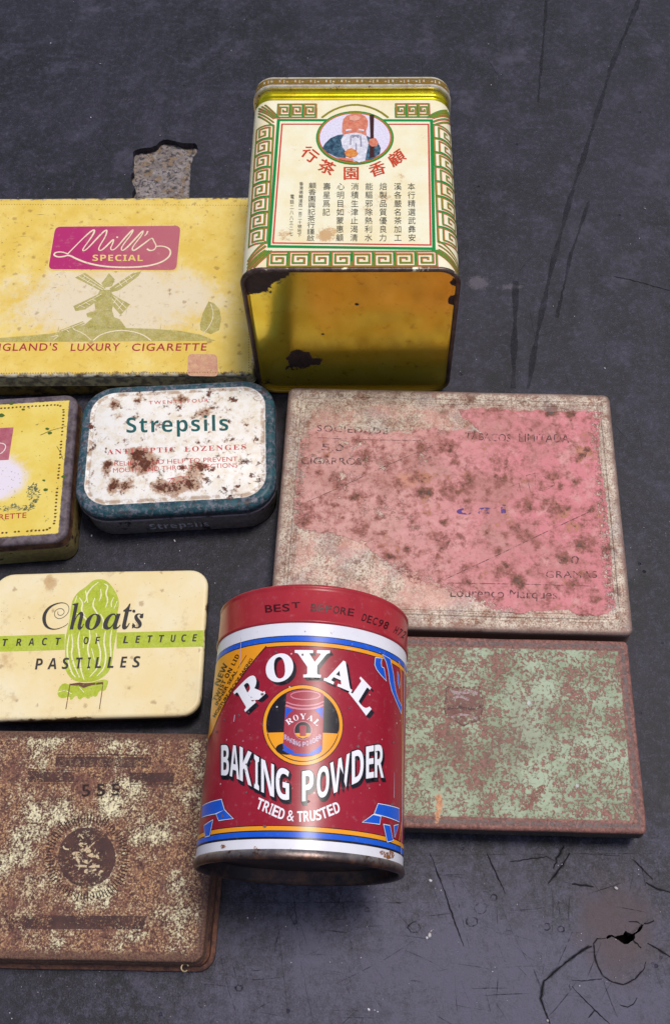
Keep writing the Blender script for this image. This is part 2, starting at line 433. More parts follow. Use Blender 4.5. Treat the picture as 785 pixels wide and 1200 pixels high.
BZ = lambda L: [(250 + .6815 * x, 1000 + .6815 * y) for x, y in L]
for L, w in [([(645, 158), (600, 192), (568, 220), (562, 250), (578, 293)], 3.0), ([(612, 0), (600, 20), (575, 52)], 3.2), ([(470, 0), (490, 45), (502, 70)], 1.6),
             ([(372, 0), (395, 60), (415, 120), (430, 160)], 1.8), ([(405, 25), (425, 100), (440, 165)], 1.2), ([(345, 150), (290, 185), (210, 225)], 1.4),
             ([(485, 70), (520, 150), (545, 195)], 1.0), ([(135, 55), (150, 165)], 1.4), ([(217, 60), (240, 175)], 1.2), ([(150, 185), (172, 293)], 1.0),
             ([(305, 90), (345, 135)], 1.0), ([(10, 165), (25, 230), (45, 293)], 1.2), ([(108, 90), (130, 293)], .9), ([(720, 10), (755, 45)], 1.6), ([(655, 20), (668, 0)], 1.2)]:
    crack(BZ(L), w, .4, scratch_m if w < 1.5 else crack_m)
crack([(719, 324), (750, 331), (785, 341)], 2.0); crack([(700, 322), (719, 324)], 1.2, mat=scratch_m)
crack([(255, 1057), (320, 1058), (420, 1057), (505, 1058)], 1.0, .3, scratch_m); crack([(480, 1003), (600, 1001), (785, 1000)], 1.0, .4, scratch_m)
crack([(597, 1010), (640, 1004), (652, 1010)], 1.3, .8, crack_m); crack([(660, 990), (652, 1006), (648, 1018)], 3.0, 1.2, crack_m)
for L, w in [([(748, 0), (714, 83), (692, 157), (667, 235), (645, 318), (631, 382), (618, 456)], 8), ([(690, 235), (668, 300), (652, 372)], 5), ([(604, 330), (601, 455)], 9), ([(640, 0), (630, 120)], 5)]:
    crack(L, w, .6, rub_m, 'rub_mark', .00004)
for u, v, r in ((553, 1080, 6.5), (563, 1065, 7.5), (485, 1087, 7), (578, 1052, 4), (640, 1086, 4.5), (280, 1158, 4), (430, 1066, 3), (657, 1089, 4)):
    n_ = 14; Art(tl_table).stroke([(u + r * rng.uniform(.8, 1.1) * math.cos(2 * math.pi * i / n_), v + r * rng.uniform(.75, 1.0) * math.sin(2 * math.pi * i / n_)) for i in range(n_)], [rng.uniform(.6, 2.2) / 2950 for _ in range(n_)], closed=True).flat('pit_mark', scratch_m, table, .00005)
scr = Art(tl_table)
for k in range(260):
    u, v = rng.uniform(0, 785), rng.uniform(0, 1200) ; 
    if rng.random() < .45: u, v = rng.uniform(240, 785), rng.uniform(985, 1200)
    a = rng.choice([rng.gauss(1.35, .25), rng.gauss(0.05, .1), rng.uniform(0, 3.14)]); L = rng.uniform(6, 60) * (1 if v > 900 else .7)
    bend = rng.uniform(-.1, .1)
    pts = [(u + math.cos(a + bend * t) * L * t, v + math.sin(a + bend * t) * L * t) for t in (0, .33, .66, 1)]
    w = rng.uniform(.3, 1.0) / 2950
    scr.stroke(pts, [w * .3, w, w, w * .2])
o = scr.flat('scratch_marks', scratch_m, table, .00006); o['kind'] = 'stuff'
scr = Art(tl_table)
for k in range(80):
    u, v = rng.uniform(0, 785), rng.choice([rng.uniform(0, 460), rng.uniform(985, 1200)])
    a = rng.uniform(0, 3.14); L = rng.uniform(4, 30); w = rng.uniform(.4, 1.3) / 2950
    scr.stroke([(u, v), (u + math.cos(a) * L * .5, v + math.sin(a) * L * .5), (u + math.cos(a) * L, v + math.sin(a) * L + 1)], [w * .3, w, w * .2])
o = scr.flat('pale_scratch_marks', pale_m, table, .00005); o['kind'] = 'stuff'
# grit and crumbs lying on the sheet
def grit():
    bm = bmesh.new()
    fixed = [(504, 1044 - 12, 2.2), (721, 1041, 2.6), (503, 1096, 3.0), (432, 1183, 1.8), (641, 1196, 1.6), (505, 1091, 1.6), (500, 1099, 1.7), (188, 159 + 62 - 62, 1.3), (575, 100, 1.6), (572, 52, 1.6), (118, 75, 1.6), (708, 432, 1.8), (60, 51, 1.5), (107, 138, 1.4), (755, 245, 2.0), (205, 634, 2.2), (108, 628, 1.8)]
    for k in range(330): fixed.append((rng.uniform(0, 785), rng.choice([rng.uniform(0, 470), rng.uniform(985, 1200), rng.uniform(600, 700)]), rng.uniform(.25, .85)))
    for u, v, r in fixed:
        p = at(u, v); r = r / 2950
        m = Matrix.Translation((p.x, p.y, r * .45)) @ Matrix.Rotation(rng.uniform(0, 6), 4, 'Z') @ Matrix.Diagonal((r, r * rng.uniform(.5, .9), r * .55, 1))
        bmesh.ops.create_icosphere(bm, subdivisions=1, radius=1, matrix=m)
    g = G('grit'); c = g.mix(g.ss(g.noise(60, 2, .5), .4, .6), C(150, 140, 130), C(215, 212, 220))
    o = from_bm('grit', bm, g.finish(c, .7), table, smooth=60); o['kind'] = 'stuff'
grit()

# ================================================================== large yellow cigarette tin (windmill)
def Z(ox, oy, k): return lambda L: [(ox + k * x, oy + k * y) for x, y in L]
def edge_rust(g, w, l, k0=.0022, sc_=330, seed=1.0, gain=1.0):
    """0..1, rust that eats in from the rim with an uneven border"""
    n = g.noise(sc_, 6, .7, seed=seed)
    return g.ss(g.add(g.mul(g.m('DIVIDE', g.edge(w, l), k0), -.55 / gain), g.mul(g.m('SUBTRACT', n, .5), 2.4)), -.75, -.35)
def dents(g, amt=1.0): return g.mul(g.add(g.noise(38, 2, .5, seed=11), g.mul(g.noise(140, 2, .5, seed=12), .25)), amt)

mills = Tin('cigarette_tin', 'large yellow cigarette tin with a windmill and magenta label, beside the tea tin', 'tin', -.1265, .1130, .45, .148, .1078, .016)
def mills_wear(g):
    sp = g.ss(g.vor(620), .12, .05); msk = g.ss(g.noise(45, 4, .6, seed=7), .46, .6)
    scr = g.ss(g.noise(1, 3, .6, vec=g.vscale(900, 70, 1, rot=.5), seed=8), .66, .72)
    scr = g.mx(scr, g.ss(g.noise(1, 3, .6, vec=g.vscale(70, 900, 1, rot=.3), seed=9), .67, .73))
    flk = g.ss(g.add(g.noise(420, 6, .75, seed=14), g.mul(g.noise(30, 3, .6, seed=15), .25)), .745, .79)
    return g.mx(g.mx(g.mul(sp, msk), g.mul(scr, .8)), flk)
def mills_mat():
    g = G('yellow_lacquer'); T = mills
    n = g.noise(60, 5, .65, seed=1); n2 = g.noise(240, 5, .7, seed=2)
    c = g.mix(g.ss(n, .35, .68), C(224, 190, 84), C(234, 208, 120))
    x, y = T.tl(135, 352)
    pale = g.ss(g.add(g.spot(x, y, .078, .036, 1.1), g.mul(g.m('SUBTRACT', n, .5), 1.5), g.mul(g.m('SUBTRACT', n2, .5), .9)), .12, .75)
    c = g.mix(g.mul(pale, .8), c, C(226, 214, 194))
    c = g.mix(g.mul(g.ss(n2, .54, .72), .5), c, C(190, 150, 66))
    brown = g.ss(g.noise(95, 6, .72, seed=21), .62, .74); c = g.mix(g.mul(brown, .6), c, C(166, 122, 66)); bl = g.bloom(150, .16, .06, 3.0, .6); c = g.mix(g.mul(bl, .5), c, C(140, 100, 60))
    c = g.mix(g.mul(mills_wear(g), .8), c, C(92, 76, 52))
    er = edge_rust(g, T.w, T.l, .0016, 420, 3.3); c = g.mix(er, c, g.mix(g.ss(n2, .4, .6), C(88, 72, 52), C(205, 196, 170)))
    side = g.ss(g.z, T.z - .001, T.z - .0022); c = g.mix(g.mul(side, .8), c, g.mix(g.ss(n2, .44, .58), C(206, 190, 140), C(96, 80, 54)))
    return g.finish(c, g.add(.36, g.mul(n2, .25)), 0, .26, height=g.add(dents(g), g.mul(n2, .12), g.mul(er, -.15)), dist=.0013, strength=.75)
g = G('mills_base'); mills_base = g.finish(g.mix(g.ss(g.noise(200, 5, .7), .4, .62), C(150, 128, 62), C(70, 52, 40)), .5, height=g.noise(300, 4), dist=.0003)
mills.shell(.0045, .0012, .0075, mills_mat(), mills_base, seed=1, base_inset=.0009)
zz = mills.z
label_m = None
def mills_label():
    g = G('magenta_label'); T = mills; x0, _ = T.tl(60, 290); x1, _ = T.tl(205, 290)
    f = g.m('DIVIDE', g.m('SUBTRACT', g.x, x0), x1 - x0)
    c = g.mix(g.ss(g.add(f, g.mul(g.m('SUBTRACT', g.noise(60, 4, .6), .5), .6)), .2, .9), C(178, 44, 106), C(184, 102, 112))
    c = g.mix(g.mul(g.ss(g.noise(350, 5, .7), .55, .75), .5), c, C(205, 140, 140))
    return g.finish(c, .4, alpha=g.inv(mills_wear(g)))
def rounded(q, k=.12, n=4):
    out = []; N = len(q)
    for i in range(N):
        p, a, b = Vector(q[i]), Vector(q[i - 1]), Vector(q[(i + 1) % N]); m_ = min((a - p).length, (b - p).length) * k
        s0 = p + (a - p).normalized() * m_; s1 = p + (b - p).normalized() * m_
        for j in range(n + 1):
            t = j / n; out.append(tuple(s0 * (1 - t) ** 2 + p * 2 * t * (1 - t) + s1 * t * t))
    return out
def chaikin(q, it=2):
    for _ in range(it):
        o = []
        for i in range(len(q)):
            a, b = q[i], q[(i + 1) % len(q)]; o += [(a[0] * .75 + b[0] * .25, a[1] * .75 + b[1] * .25), (a[0] * .25 + b[0] * .75, a[1] * .25 + b[1] * .75)]
        q = o
    return q
def mills_faint(g): return g.mx(mills_wear(g), g.add(.12, g.mul(g.ss(g.noise(500, 5, .72, seed=18), .48, .62), .5)))
pale_ink = ink('cream_ink', (238, 222, 190), mills_wear); olive_ink = ink('olive_ink', (184, 172, 92), mills_faint, color2=(204, 192, 124)); red_ink = ink('red_ink_mills', (168, 48, 62), mills_wear)
gold_ink = ink('gold_ink', (234, 206, 120), mills_wear); dotm = ink('stitch_ink', (158, 118, 46), mills_wear)
LQ = [(65.4, 265.8), (212, 264.6), (206.8, 316.7), (57, 315.6)]
mills.art().poly(rounded([(64, 264.3), (213.8, 263), (208.2, 318.3), (55.2, 317.2)])).flat('label_border', gold_ink, mills.lid, zz + LAY)
mills.art().poly(rounded(LQ)).flat('label', mills_label(), mills.lid, zz + 2 * LAY)
mz = Z(40, 255, .242); A = mills.art(); wq = 2.0 / 2950
M1 = [(165, 176), (200, 140), (240, 100), (275, 68), (296, 58), (290, 80), (262, 120), (238, 152), (238, 164), (258, 154), (300, 108), (340, 66), (356, 60), (348, 92), (322, 132), (312, 156), (324, 162), (345, 146), (370, 120), (388, 104), (382, 128), (370, 150), (380, 161), (402, 146), (440, 100), (470, 68), (482, 58), (474, 80), (440, 122), (422, 150), (428, 163), (450, 148), (490, 105), (520, 72), (532, 62), (524, 85), (490, 127), (475, 150), (482, 163), (505, 148), (540, 122), (574, 96), (580, 114), (594, 136), (586, 156), (562, 162), (548, 152)]
A.stroke(mz(M1), [wq * (1.25 if i % 7 in (3, 4, 5) else .85) for i in range(len(M1))], smooth=2)
SW = [(590, 140), (625, 138), (656, 150), (664, 172), (650, 197), (610, 221), (540, 238), (440, 243), (340, 238), (260, 222), (205, 200), (170, 181), (140, 191), (110, 191), (96, 180), (108, 168), (140, 167), (168, 178)]
A.stroke(mz(SW), [wq * (.9 + .5 * math.sin(math.pi * i / (len(SW) - 1))) for i in range(len(SW))], smooth=2)
A.ellipse(40 + .242 * 404, 255 + .242 * 96, 1.2, 1.0); A.stroke(mz([(552, 66), (546, 80), (536, 90)]), [wq * 1.2, wq, wq * .4])
A.flat('script_lettering', pale_ink, mills.lid, zz + 3 * LAY)
A = mills.art(); A.text(SANS_B('SPECIAL'), mz([(285, 210)])[0], mz([(528, 211)])[0], 7.0, space=1.1); A.flat('lettering', gold_ink, mills.lid, zz + 3 * LAY)
wz = Z(60, 310, .2675); A = mills.art()
for L in ([(215, 112), (262, 110), (277, 150), (268, 200), (277, 230), (302, 240), (332, 282), (165, 282), (150, 262), (180, 236), (195, 200), (190, 160)], [(222, 82), (255, 38), (280, 65), (268, 95), (232, 102)],
          [(106, 57), (150, 36), (240, 104), (222, 118)], [(258, 104), (355, 40), (395, 30), (385, 50), (300, 112), (262, 122)], [(98, 182), (130, 168), (226, 120), (238, 136), (150, 197), (108, 204)], [(262, 126), (347, 175), (306, 222), (256, 165)],
          [(-230, 340), (-230, 322), (-100, 312), (0, 303), (60, 290), (150, 262), (210, 270), (330, 278), (450, 282), (560, 290), (650, 306), (722, 334)], [(690, 162), (712, 168), (738, 196), (746, 240), (736, 288), (700, 306), (655, 288), (652, 262), (664, 215)],
          [(36, 290), (140, 248), (150, 258), (48, 304)], [(155, 215), (180, 205), (200, 215), (185, 235), (160, 230)]):
    A.poly(wz(L))
A.flat('windmill_picture', olive_ink, mills.lid, zz + LAY)
A = mills.art(); t = 1.0 / 2950
for L in ([(122, 52), (228, 112)], [(140, 44), (235, 106)], [(280, 104), (372, 44)], [(112, 190), (222, 130)], [(122, 178), (150, 190)], [(150, 165), (172, 178)], [(180, 152), (200, 162)], [(275, 140), (330, 190)], [(268, 150), (315, 205)], [(290, 145), (275, 170)], [(318, 165), (296, 195)],
          [(150, 52), (135, 62)], [(172, 68), (158, 78)], [(196, 86), (182, 96)], [(320, 62), (335, 80)], [(345, 48), (358, 62)], [(298, 78), (312, 96)], [(45, 292), (145, 254)], [(70, 288), (80, 296)], [(95, 276), (105, 286)], [(100, 285), (140, 300), (178, 332)], [(0, 318), (40, 308), (10, 332)]):
    A.stroke(wz(L), t, smooth=1)
A.stroke(wz([(185, 334), (215, 308), (260, 294), (310, 288), (360, 294), (405, 308), (440, 334)]), 1.7 / 2950, smooth=2)
A.flat('picture_lines', pale_ink, mills.lid, zz + 2 * LAY); mills.art().stroke(wz([(700, 172), (714, 220), (696, 270), (660, 310)]), t, smooth=1).flat('tree_line', pale_ink, mills.lid, zz + 2 * LAY)
A = mills.art()
for w_, a, b in (("ENGLAND'S", -17, 68), ('LUXURY', 83, 141.5), ('CIGARETTE', 155, 243)): mills.art().text(w_, (a, 411.2), (b, 410.8), 8.6, bold=.012, shear=.12, space=1.15).flat('lettering', red_ink, mills.lid, zz + LAY)
stk = ink('sticker_paper', (204, 148, 124), mills_wear, color2=(216, 172, 136), rough=.7)
mills.art().poly(rounded([(220.5, 414.8), (254.5, 415.2), (256, 441.2), (219.5, 440.5)], .2)).flat('sticker', stk, mills.lid, zz + LAY)
A = mills.art()
for i in range(120):
    u = -60 + i * 3.1
    if u < 293: A.ellipse(u, 437.4 - u * .004, .75, .65, 6); A.ellipse(u, 239.5 + u * .004, .6, .45, 6)
for i in range(66): A.ellipse(292 - i * .028, 437 - i * 3.0, .7, .65, 6)
A.flat('stitch_border', dotm, mills.lid, zz + LAY)

# ================================================================== small yellow cigarette tin
small = Tin('cigarette_tin', 'small yellow cigarette tin with rounded corners and dark worn rim beside the teal tin', 'tin', -.1670, .0098, 4.4, .085, .0722, .018)
def small_wear(g):
    sp = g.ss(g.vor(560), .16, .07); msk = g.ss(g.noise(60, 4, .6, seed=17), .48, .6)
    sp2 = g.ss(g.noise(700, 3, .6, seed=19), .64, .70)
    return g.mx(g.mul(sp, msk), g.mul(sp2, .8))
def small_rim(g):
    n = g.noise(900, 4, .7, seed=4)
    return g.ss(g.add(g.edge(small.w, small.l), g.mul(g.m('SUBTRACT', n, .5), .0011)), .0041, .0037)
def small_mat():
    g = G('small_yellow_lacquer'); T = small
    n = g.noise(70, 5, .65, seed=1); n2 = g.noise(300, 5, .7, seed=2)
    c = g.mix(g.ss(n, .35, .65), C(222, 193, 82), C(230, 207, 110))
    x, y = T.tl(-8, 560)
    pale = g.ss(g.add(g.spot(x, y, .022, .018, 1.2), g.mul(g.m('SUBTRACT', n, .5), .7), g.mul(g.m('SUBTRACT', n2, .5), .5)), .2, .7)
    c = g.mix(pale, c, C(226, 216, 226))
    c = g.mix(g.mul(small_wear(g), .85), c, g.mix(g.ss(n, .4, .6), C(96, 78, 62), C(80, 96, 48)))
    c = g.mix(small_rim(g), c, g.mix(g.ss(n2, .35, .65), C(70, 58, 62), C(110, 98, 104)))
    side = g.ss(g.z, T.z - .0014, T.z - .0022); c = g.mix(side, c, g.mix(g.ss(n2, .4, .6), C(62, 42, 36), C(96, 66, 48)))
    return g.finish(c, g.add(.38, g.mul(n2, .3)), 0, .26, height=g.add(dents(g, .7), g.mul(n2, .2)), dist=.0009, strength=.5)
def side_mat(name, c1, c2, c3, lo=.5, hi=.6):
    g = G(name); n = g.noise(120, 5, .7, seed=5); f = g.noise(600, 4, .7)
    c = g.mix(g.ss(f, .35, .65), C(*c1), C(*c2)); c = g.mix(g.ss(n, lo, hi), c, C(*c3))
    return g.finish(c, .5, height=f, dist=.0003, strength=.5)
small.shell(.0062, .0016, .0055, small_mat(), side_mat('small_base', (176, 156, 92), (150, 130, 80), (70, 46, 38), .56, .6), seed=2, base_inset=.0004)
zz = small.z
mag = ink('faded_magenta', (172, 88, 104), small_wear, color2=(186, 112, 122)); wht = ink('white_ink_small', (236, 228, 226), small_wear); dkg = ink('dark_green_ink', (78, 88, 66), small_wear, color2=(112, 118, 92)); redi = ink('red_ink_small', (178, 70, 56), small_wear); brd = ink('brown_dots', (98, 70, 34))
small.art().poly([(-95, 507), (16.5, 500.8), (10.6, 538.8), (-98, 546)]).flat('label', mag, small.lid, zz + LAY)
sz = Z(0, 460, .1333)
small.art().stroke(sz([(-250, 520), (-100, 560), (0, 545), (40, 515), (58, 475), (40, 450), (0, 445)]), 1.1 / 2950, smooth=2).flat('script_lettering', wht, small.lid, zz + 2 * LAY)
A = small.art()
for k in range(95):
    a_, r_ = rng.uniform(0, 6.283), math.sqrt(rng.random()); x, y = 285 + 55 * r_ * math.cos(a_), 890 + 95 * r_ * math.sin(a_); d_ = rng.uniform(-.5, .9); l_ = rng.uniform(12, 32)
    A.stroke(sz([(x, y), (x + l_ * math.cos(d_) * .5, y - l_ * math.sin(d_) * .5 + rng.uniform(-4, 4)), (x + l_ * math.cos(d_), y - l_ * math.sin(d_))]), [.3 / 2950, rng.uniform(.8, 1.6) / 2950, .3 / 2950])
for k in range(120):
    x = rng.uniform(-300, 285); y = rng.uniform(990, 1045); l_ = rng.uniform(10, 40); A.stroke(sz([(x, y), (x + l_ * .5, y - rng.uniform(2, 16)), (x + l_, y - rng.uniform(0, 8))]), [.3 / 2950, rng.uniform(.8, 1.9) / 2950, .3 / 2950])
if 1: pass; A.flat('landscape_picture', dkg, small.lid, zz + LAY)
pl_ = ink('pale_lines_small', (224, 206, 130), small_wear)
for L in ([(300, 830), (290, 900), (298, 940), (250, 1000)], [(240, 870), (320, 880)], [(235, 920), (325, 905)], [(40, 1000), (120, 1030), (180, 1000)], [(150, 1040), (210, 995)]): small.art().stroke(sz(L), .8 / 2950, smooth=1).flat('picture_line', pl_, small.lid, zz + 2 * LAY)
A = small.art(); A.text('CIGARETTE', (-29, 611.2), (32, 606.6), 6.2, bold=.015, shear=.1, space=1.1); A.flat('lettering', redi, small.lid, zz + LAY)
A = small.art()
hw, hl = small.w / 2 - .0058, small.l / 2 - .0058
per = rrect(2 * hw, 2 * hl, .004, 5)
walk = []
for i in range(len(per)):
    a, b = Vector(per[i]), Vector(per[(i + 1) % len(per)]); n = max(1, round((b - a).length / .0016))
    walk += [a.lerp(b, k / n) for k in range(n)]
for p in walk:
    if rng.random() < .9: A.ellipse(p.x + rng.uniform(-1, 1) * .0001, p.y + rng.uniform(-1, 1) * .0001, .00052, .00044, 7, True, .25)
A.flat('stitch_border', brd, small.lid, zz + LAY)
fleck_m = ink('fleck_green', (74, 104, 40))
for u, v, r in ((54, 574, 2.2), (52, 563, 1.6), (75, 558.5, 2.2), (56, 502.5, 1.8), (59, 507.5, 2.2), (2, 487, 3), (14, 473, 2.2), (28, 480, 1.7)): small.art().ellipse(u, v, r * 1.2, r * .75, 10, False, .25).flat('green_fleck', fleck_m, small.lid, zz + 2 * LAY)
sm_ = ink('scratch_small', (96, 82, 44)); small.art().stroke([(48, 510), (60, 504.5), (80, 499)], [.8 / 2950, .7 / 2950, .3 / 2950]).flat('scratch', sm_, small.lid, zz + 2 * LAY); small.art().stroke([(67, 523), (70, 528), (74, 538)], .6 / 2950).flat('scratch', sm_, small.lid, zz + 2 * LAY)

# ================================================================== teal and white lozenge tin
loz = Tin('lozenge_tin', 'rounded teal and white throat lozenge tin with brown rust spots', 'tin', -.0822, .0212, 3.5, .0825, .0640, .020)
LZ_SPOTS = [(165, 540, 15, 1.25), (160, 532, 9, 1.0), (172, 548, 9, 1.0), (203, 572, 12, 1.1), (222, 566, 13, 1.1), (186, 571, 8, .9), (133, 571, 9, 1.0), (148, 569, 7, .8), (127, 545, 6, .8), (124, 553, 6, .7), (240, 484, 7, 1.0), (214, 468, 8, .9), (162, 470, 6, .8), (135, 474, 7, .8), (136, 487, 6, .6), (233, 547, 9, .8), (244, 461, 9, .9), (273, 467, 7, .7), (107, 525, 8, .9), (108, 500, 6, .8), (262, 575, 8, .8), (243, 565, 7, .8), (295, 556, 5, .6), (180, 462, 7, .6), (192, 478, 6, .6), (282, 569, 5, .5), (190, 555, 8, .7), (272, 513, 4, .5), (250, 552, 5, .6), (214, 550, 5, .7)]
def loz_wear(g):
    n = g.m('MULTIPLY_ADD', g.noise(330, 7, .78, seed=31), 1.5, -.25); n2 = g.noise(95, 5, .65, seed=32)
    b = g.add(g.spots([loz.sp(u, v, r * 1.45, a * .25) for u, v, r, a in LZ_SPOTS]), g.mul(g.bloom(170, .30, .16, 5.0, .35), .15), g.mul(g.m('SUBTRACT', g.noise(1100, 4, .7, seed=36), .5), .34))
    return g.ss(g.add(n, b, g.mul(g.m('SUBTRACT', n2, .5), .6)), .64, .75)
def loz_panel(g):
    n = g.noise(800, 4, .7, seed=33)
    hw, hl, r = loz.w / 2 - .0044, loz.l / 2 - .0047, .0102
    qx = g.mx(g.m('SUBTRACT', g.m('ABSOLUTE', g.x), hw - r), 0.0); qy = g.mx(g.m('SUBTRACT', g.m('ABSOLUTE', g.m('SUBTRACT', g.y, .0004)), hl - r), 0.0)
    d = g.m('SUBTRACT', g.m('SQRT', g.add(g.mul(qx, qx), g.mul(qy, qy))), r)
    return g.add(d, g.mul(g.m('SUBTRACT', n, .5), .0007))
def loz_mat():
    g = G('teal_white_lacquer'); d = loz_panel(g); n2 = g.noise(260, 5, .7, seed=2); n3 = g.noise(700, 5, .75, seed=3)
    teal = g.mix(g.ss(n2, .36, .66), C(22, 58, 68), C(44, 88, 98))
    teal = g.mix(g.mul(g.ss(n3, .50, .64), .85), teal, C(92, 88, 98)); teal = g.mix(g.ss(g.noise(150, 5, .7, seed=6), .56, .64), teal, C(66, 54, 56))
    rimw = g.mul(g.ss(g.noise(420, 5, .75, seed=35), .50, .58), .7); teal = g.mix(rimw, teal, C(120, 118, 130))
    white = g.mix(g.ss(n2, .42, .66), C(240, 236, 230), C(228, 216, 196))
    halo = g.ss(g.add(g.noise(330, 6, .72, seed=31), g.spots([loz.sp(u, v, r * 1.9, a * .30) for u, v, r, a in LZ_SPOTS[:16]]), g.mul(g.m('SUBTRACT', g.noise(95, 5, .65, seed=32), .5), .42)), .535, .69)
    white = g.mix(g.mul(halo, .8), white, C(166, 118, 82))
    ring = g.mul(g.ss(d, -.0022, -.0014), g.ss(d, .0002, -.0006)); white = g.mix(g.mul(ring, g.ss(n2, .4, .55), .65), white, C(150, 108, 70))
    c = g.mix(g.ss(d, .0003, -.0001), teal, white)
    w = loz_wear(g)
    c = g.mix(g.mul(w, g.ss(d, .0015, 0)), c, rust_col(g, (50, 28, 23), (96, 52, 36), (150, 92, 58), 700))
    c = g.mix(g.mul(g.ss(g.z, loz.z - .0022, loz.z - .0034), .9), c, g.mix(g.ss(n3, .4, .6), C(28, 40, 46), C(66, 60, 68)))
    c = g.mix(g.mul(g.ss(g.z, loz.z - .0048, loz.z - .0054), g.ss(n2, .3, .5)), c, C(150, 140, 150))  # highlight along the skirt's lower lip, painted as a lighter colour
    return g.finish(c, g.add(g.add(.3, g.mul(n2, .25)), g.mul(w, .3)), 0, .26, height=g.add(dents(g, .6), g.mul(n3, .15), g.mul(w, -.25)), dist=.0008, strength=.5)
loz.shell(.0145, .0024, .0062, loz_mat(), side_mat('lozenge_base', (112, 106, 100), (138, 130, 122), (52, 40, 38), .55, .62), emboss=[(.0022, 0), (.0027, -.00025), (.0032, -.00025), (.0036, 0)], seed=3, base_inset=.0013, bead=.0002)
zz = loz.z
tealink = ink('teal_ink', (30, 92, 92), loz_wear); redl = ink('red_ink_lozenge', (196, 62, 66), loz_wear, color2=(206, 96, 92))
A = loz.art(); A.text(SANS_B('Strepsils'), (148.6, 507.2), (267.8, 504.6), 17.4, bold=-.004, space=1.12); A.flat('lettering', tealink, loz.lid, zz + LAY)
def lline(f_):
    A = loz.art(); f_(A); A.flat('small_lettering', redl, loz.lid, zz + LAY)
lline(lambda A: A.text('TWENTY FOUR', (175, 474), (244.6, 471), 4.0, bold=.01, space=1.4))
lline(lambda A: A.text(SERIF('ANTISEPTIC'), (126, 532.6), (206, 529.6), 6.0, space=1.25)); lline(lambda A: A.text(SERIF('LOZENGES'), (216.5, 529.4), (288.6, 526.5), 6.0, space=1.25))
lline(lambda A: A.text('RELIEVE AND HELP TO PREVENT', (134.6, 546), (278.7, 540.3), 5.4)); lline(lambda A: A.text('MOUTH AND THROAT INFECTIONS', (133, 554), (278.7, 547.6), 5.4))
lline(lambda A: A.stroke([(197, 568), (201, 561), (205, 560), (204, 565), (199, 567), (206, 567), (209, 563), (212, 564), (211, 567), (215, 562), (219, 563), (216, 567), (221, 565)], .8 / 2950, smooth=2).stroke([(196, 561.5), (212, 558.5), (222, 559)], .7 / 2950))
v, f = glyphs(SANS_B('Strepsils'), 0, 1.1)
yb = -loz.l / 2 + .0013 - .00016
me = bpy.data.meshes.new('side_lettering'); x0, x1 = v[:, 0].min(), v[:, 0].max()
me.from_pydata([((x - x0) / (x1 - x0) * .0245 - .0125, yb, .0042 + y * .0062) for x, y in v], [], f)
link('side_lettering', me, ink('grey_ink', (206, 204, 206), lambda g: g.ss(g.noise(500, 4, .7), .5, .6)), loz.base)

# ================================================================== cream pastille tin with a lettuce
pas = Tin('pastille_tin', 'cream pastille tin printed with a green lettuce and a green band', 'tin', -.1070, -.0634, 1.45, .0845, .0600, .013)
def pas_wear(g):
    sp = g.ss(g.vor(420), .10, .04); msk = g.ss(g.noise(70, 4, .6, seed=27), .44, .56)
    scr = g.ss(g.noise(1, 3, .6, vec=g.vscale(80, 800, 1, rot=.2), seed=8), .68, .73)
    return g.mx(g.mul(sp, msk), g.mul(scr, .8))
def pas_mat():
    g = G('cream_lacquer'); T = pas
    n = g.noise(50, 5, .65, seed=1); n2 = g.noise(330, 5, .7, seed=2)
    c = g.mix(g.ss(n, .35, .68), C(234, 212, 158), C(236, 222, 184))
    c = g.mix(g.mul(g.ss(g.noise(130, 6, .72, seed=22), .54, .70), .5), c, C(190, 160, 112)); c = g.mix(g.mul(g.bloom(120, .12, .05, 2.0, .6), .55), c, C(150, 116, 78))
    st = g.ss(g.add(g.spots([T.sp(60, 685, 15, 1.0, 22), T.sp(8, 775, 26, .7), T.sp(55, 678, 9, .6)]), g.mul(g.m('SUBTRACT', n2, .5), 1.4)), .35, 1.0); c = g.mix(g.mul(st, .6), c, C(176, 128, 76))
    c = g.mix(g.mul(pas_wear(g), .8), c, C(120, 98, 74))
    er = g.mul(edge_rust(g, T.w, T.l, .0005, 500, 3.3), g.ss(g.noise(90, 3, .6, seed=13), .5, .6)); c = g.mix(er, c, C(110, 90, 68))
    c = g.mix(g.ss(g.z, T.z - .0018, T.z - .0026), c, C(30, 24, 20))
    return g.finish(c, g.add(.26, g.mul(n2, .2)), 0, .26, height=g.add(dents(g, .9), g.mul(n2, .06)), dist=.0008, strength=.45)
pas.shell(.0075, .0013, .0035, pas_mat(), side_mat('pastille_base', (34, 30, 28), (54, 46, 40), (70, 48, 36)), seed=4, base_inset=.0018, bead=.0002)
zz = pas.z
grn = ink('lettuce_green', (174, 188, 50), pas_wear, color2=(186, 198, 78)); crm = ink('cream_lines', (240, 232, 190), pas_wear); blk = ink('soft_black_ink', (62, 58, 58), pas_wear)
cz = Z(40, 660, .1783)
pas.art().poly(chaikin(cz([(430, 102), (480, 115), (520, 160), (552, 215), (562, 270), (548, 330), (552, 400), (540, 480), (524, 560), (517, 650), (492, 720), (432, 765), (370, 782), (310, 782), (258, 770), (215, 722), (199, 660), (208, 590), (205, 520), (215, 460), (235, 380), (243, 300), (255, 240), (290, 190), (350, 150), (385, 115)]))).flat('lettuce_picture', grn, pas.lid, zz + 2 * LAY)
A = pas.art(); A.poly(chaikin(it=1, q=cz([(155, 872), (162, 822), (195, 785), (240, 800), (300, 790), (380, 785), (450, 764), (491, 768), (485, 800), (468, 842), (432, 835), (412, 882), (382, 870), (360, 896), (332, 875), (297, 902), (282, 862), (242, 906), (235, 872), (190, 892)]))); A.flat('lettuce_leaves', grn, pas.lid, zz + LAY)
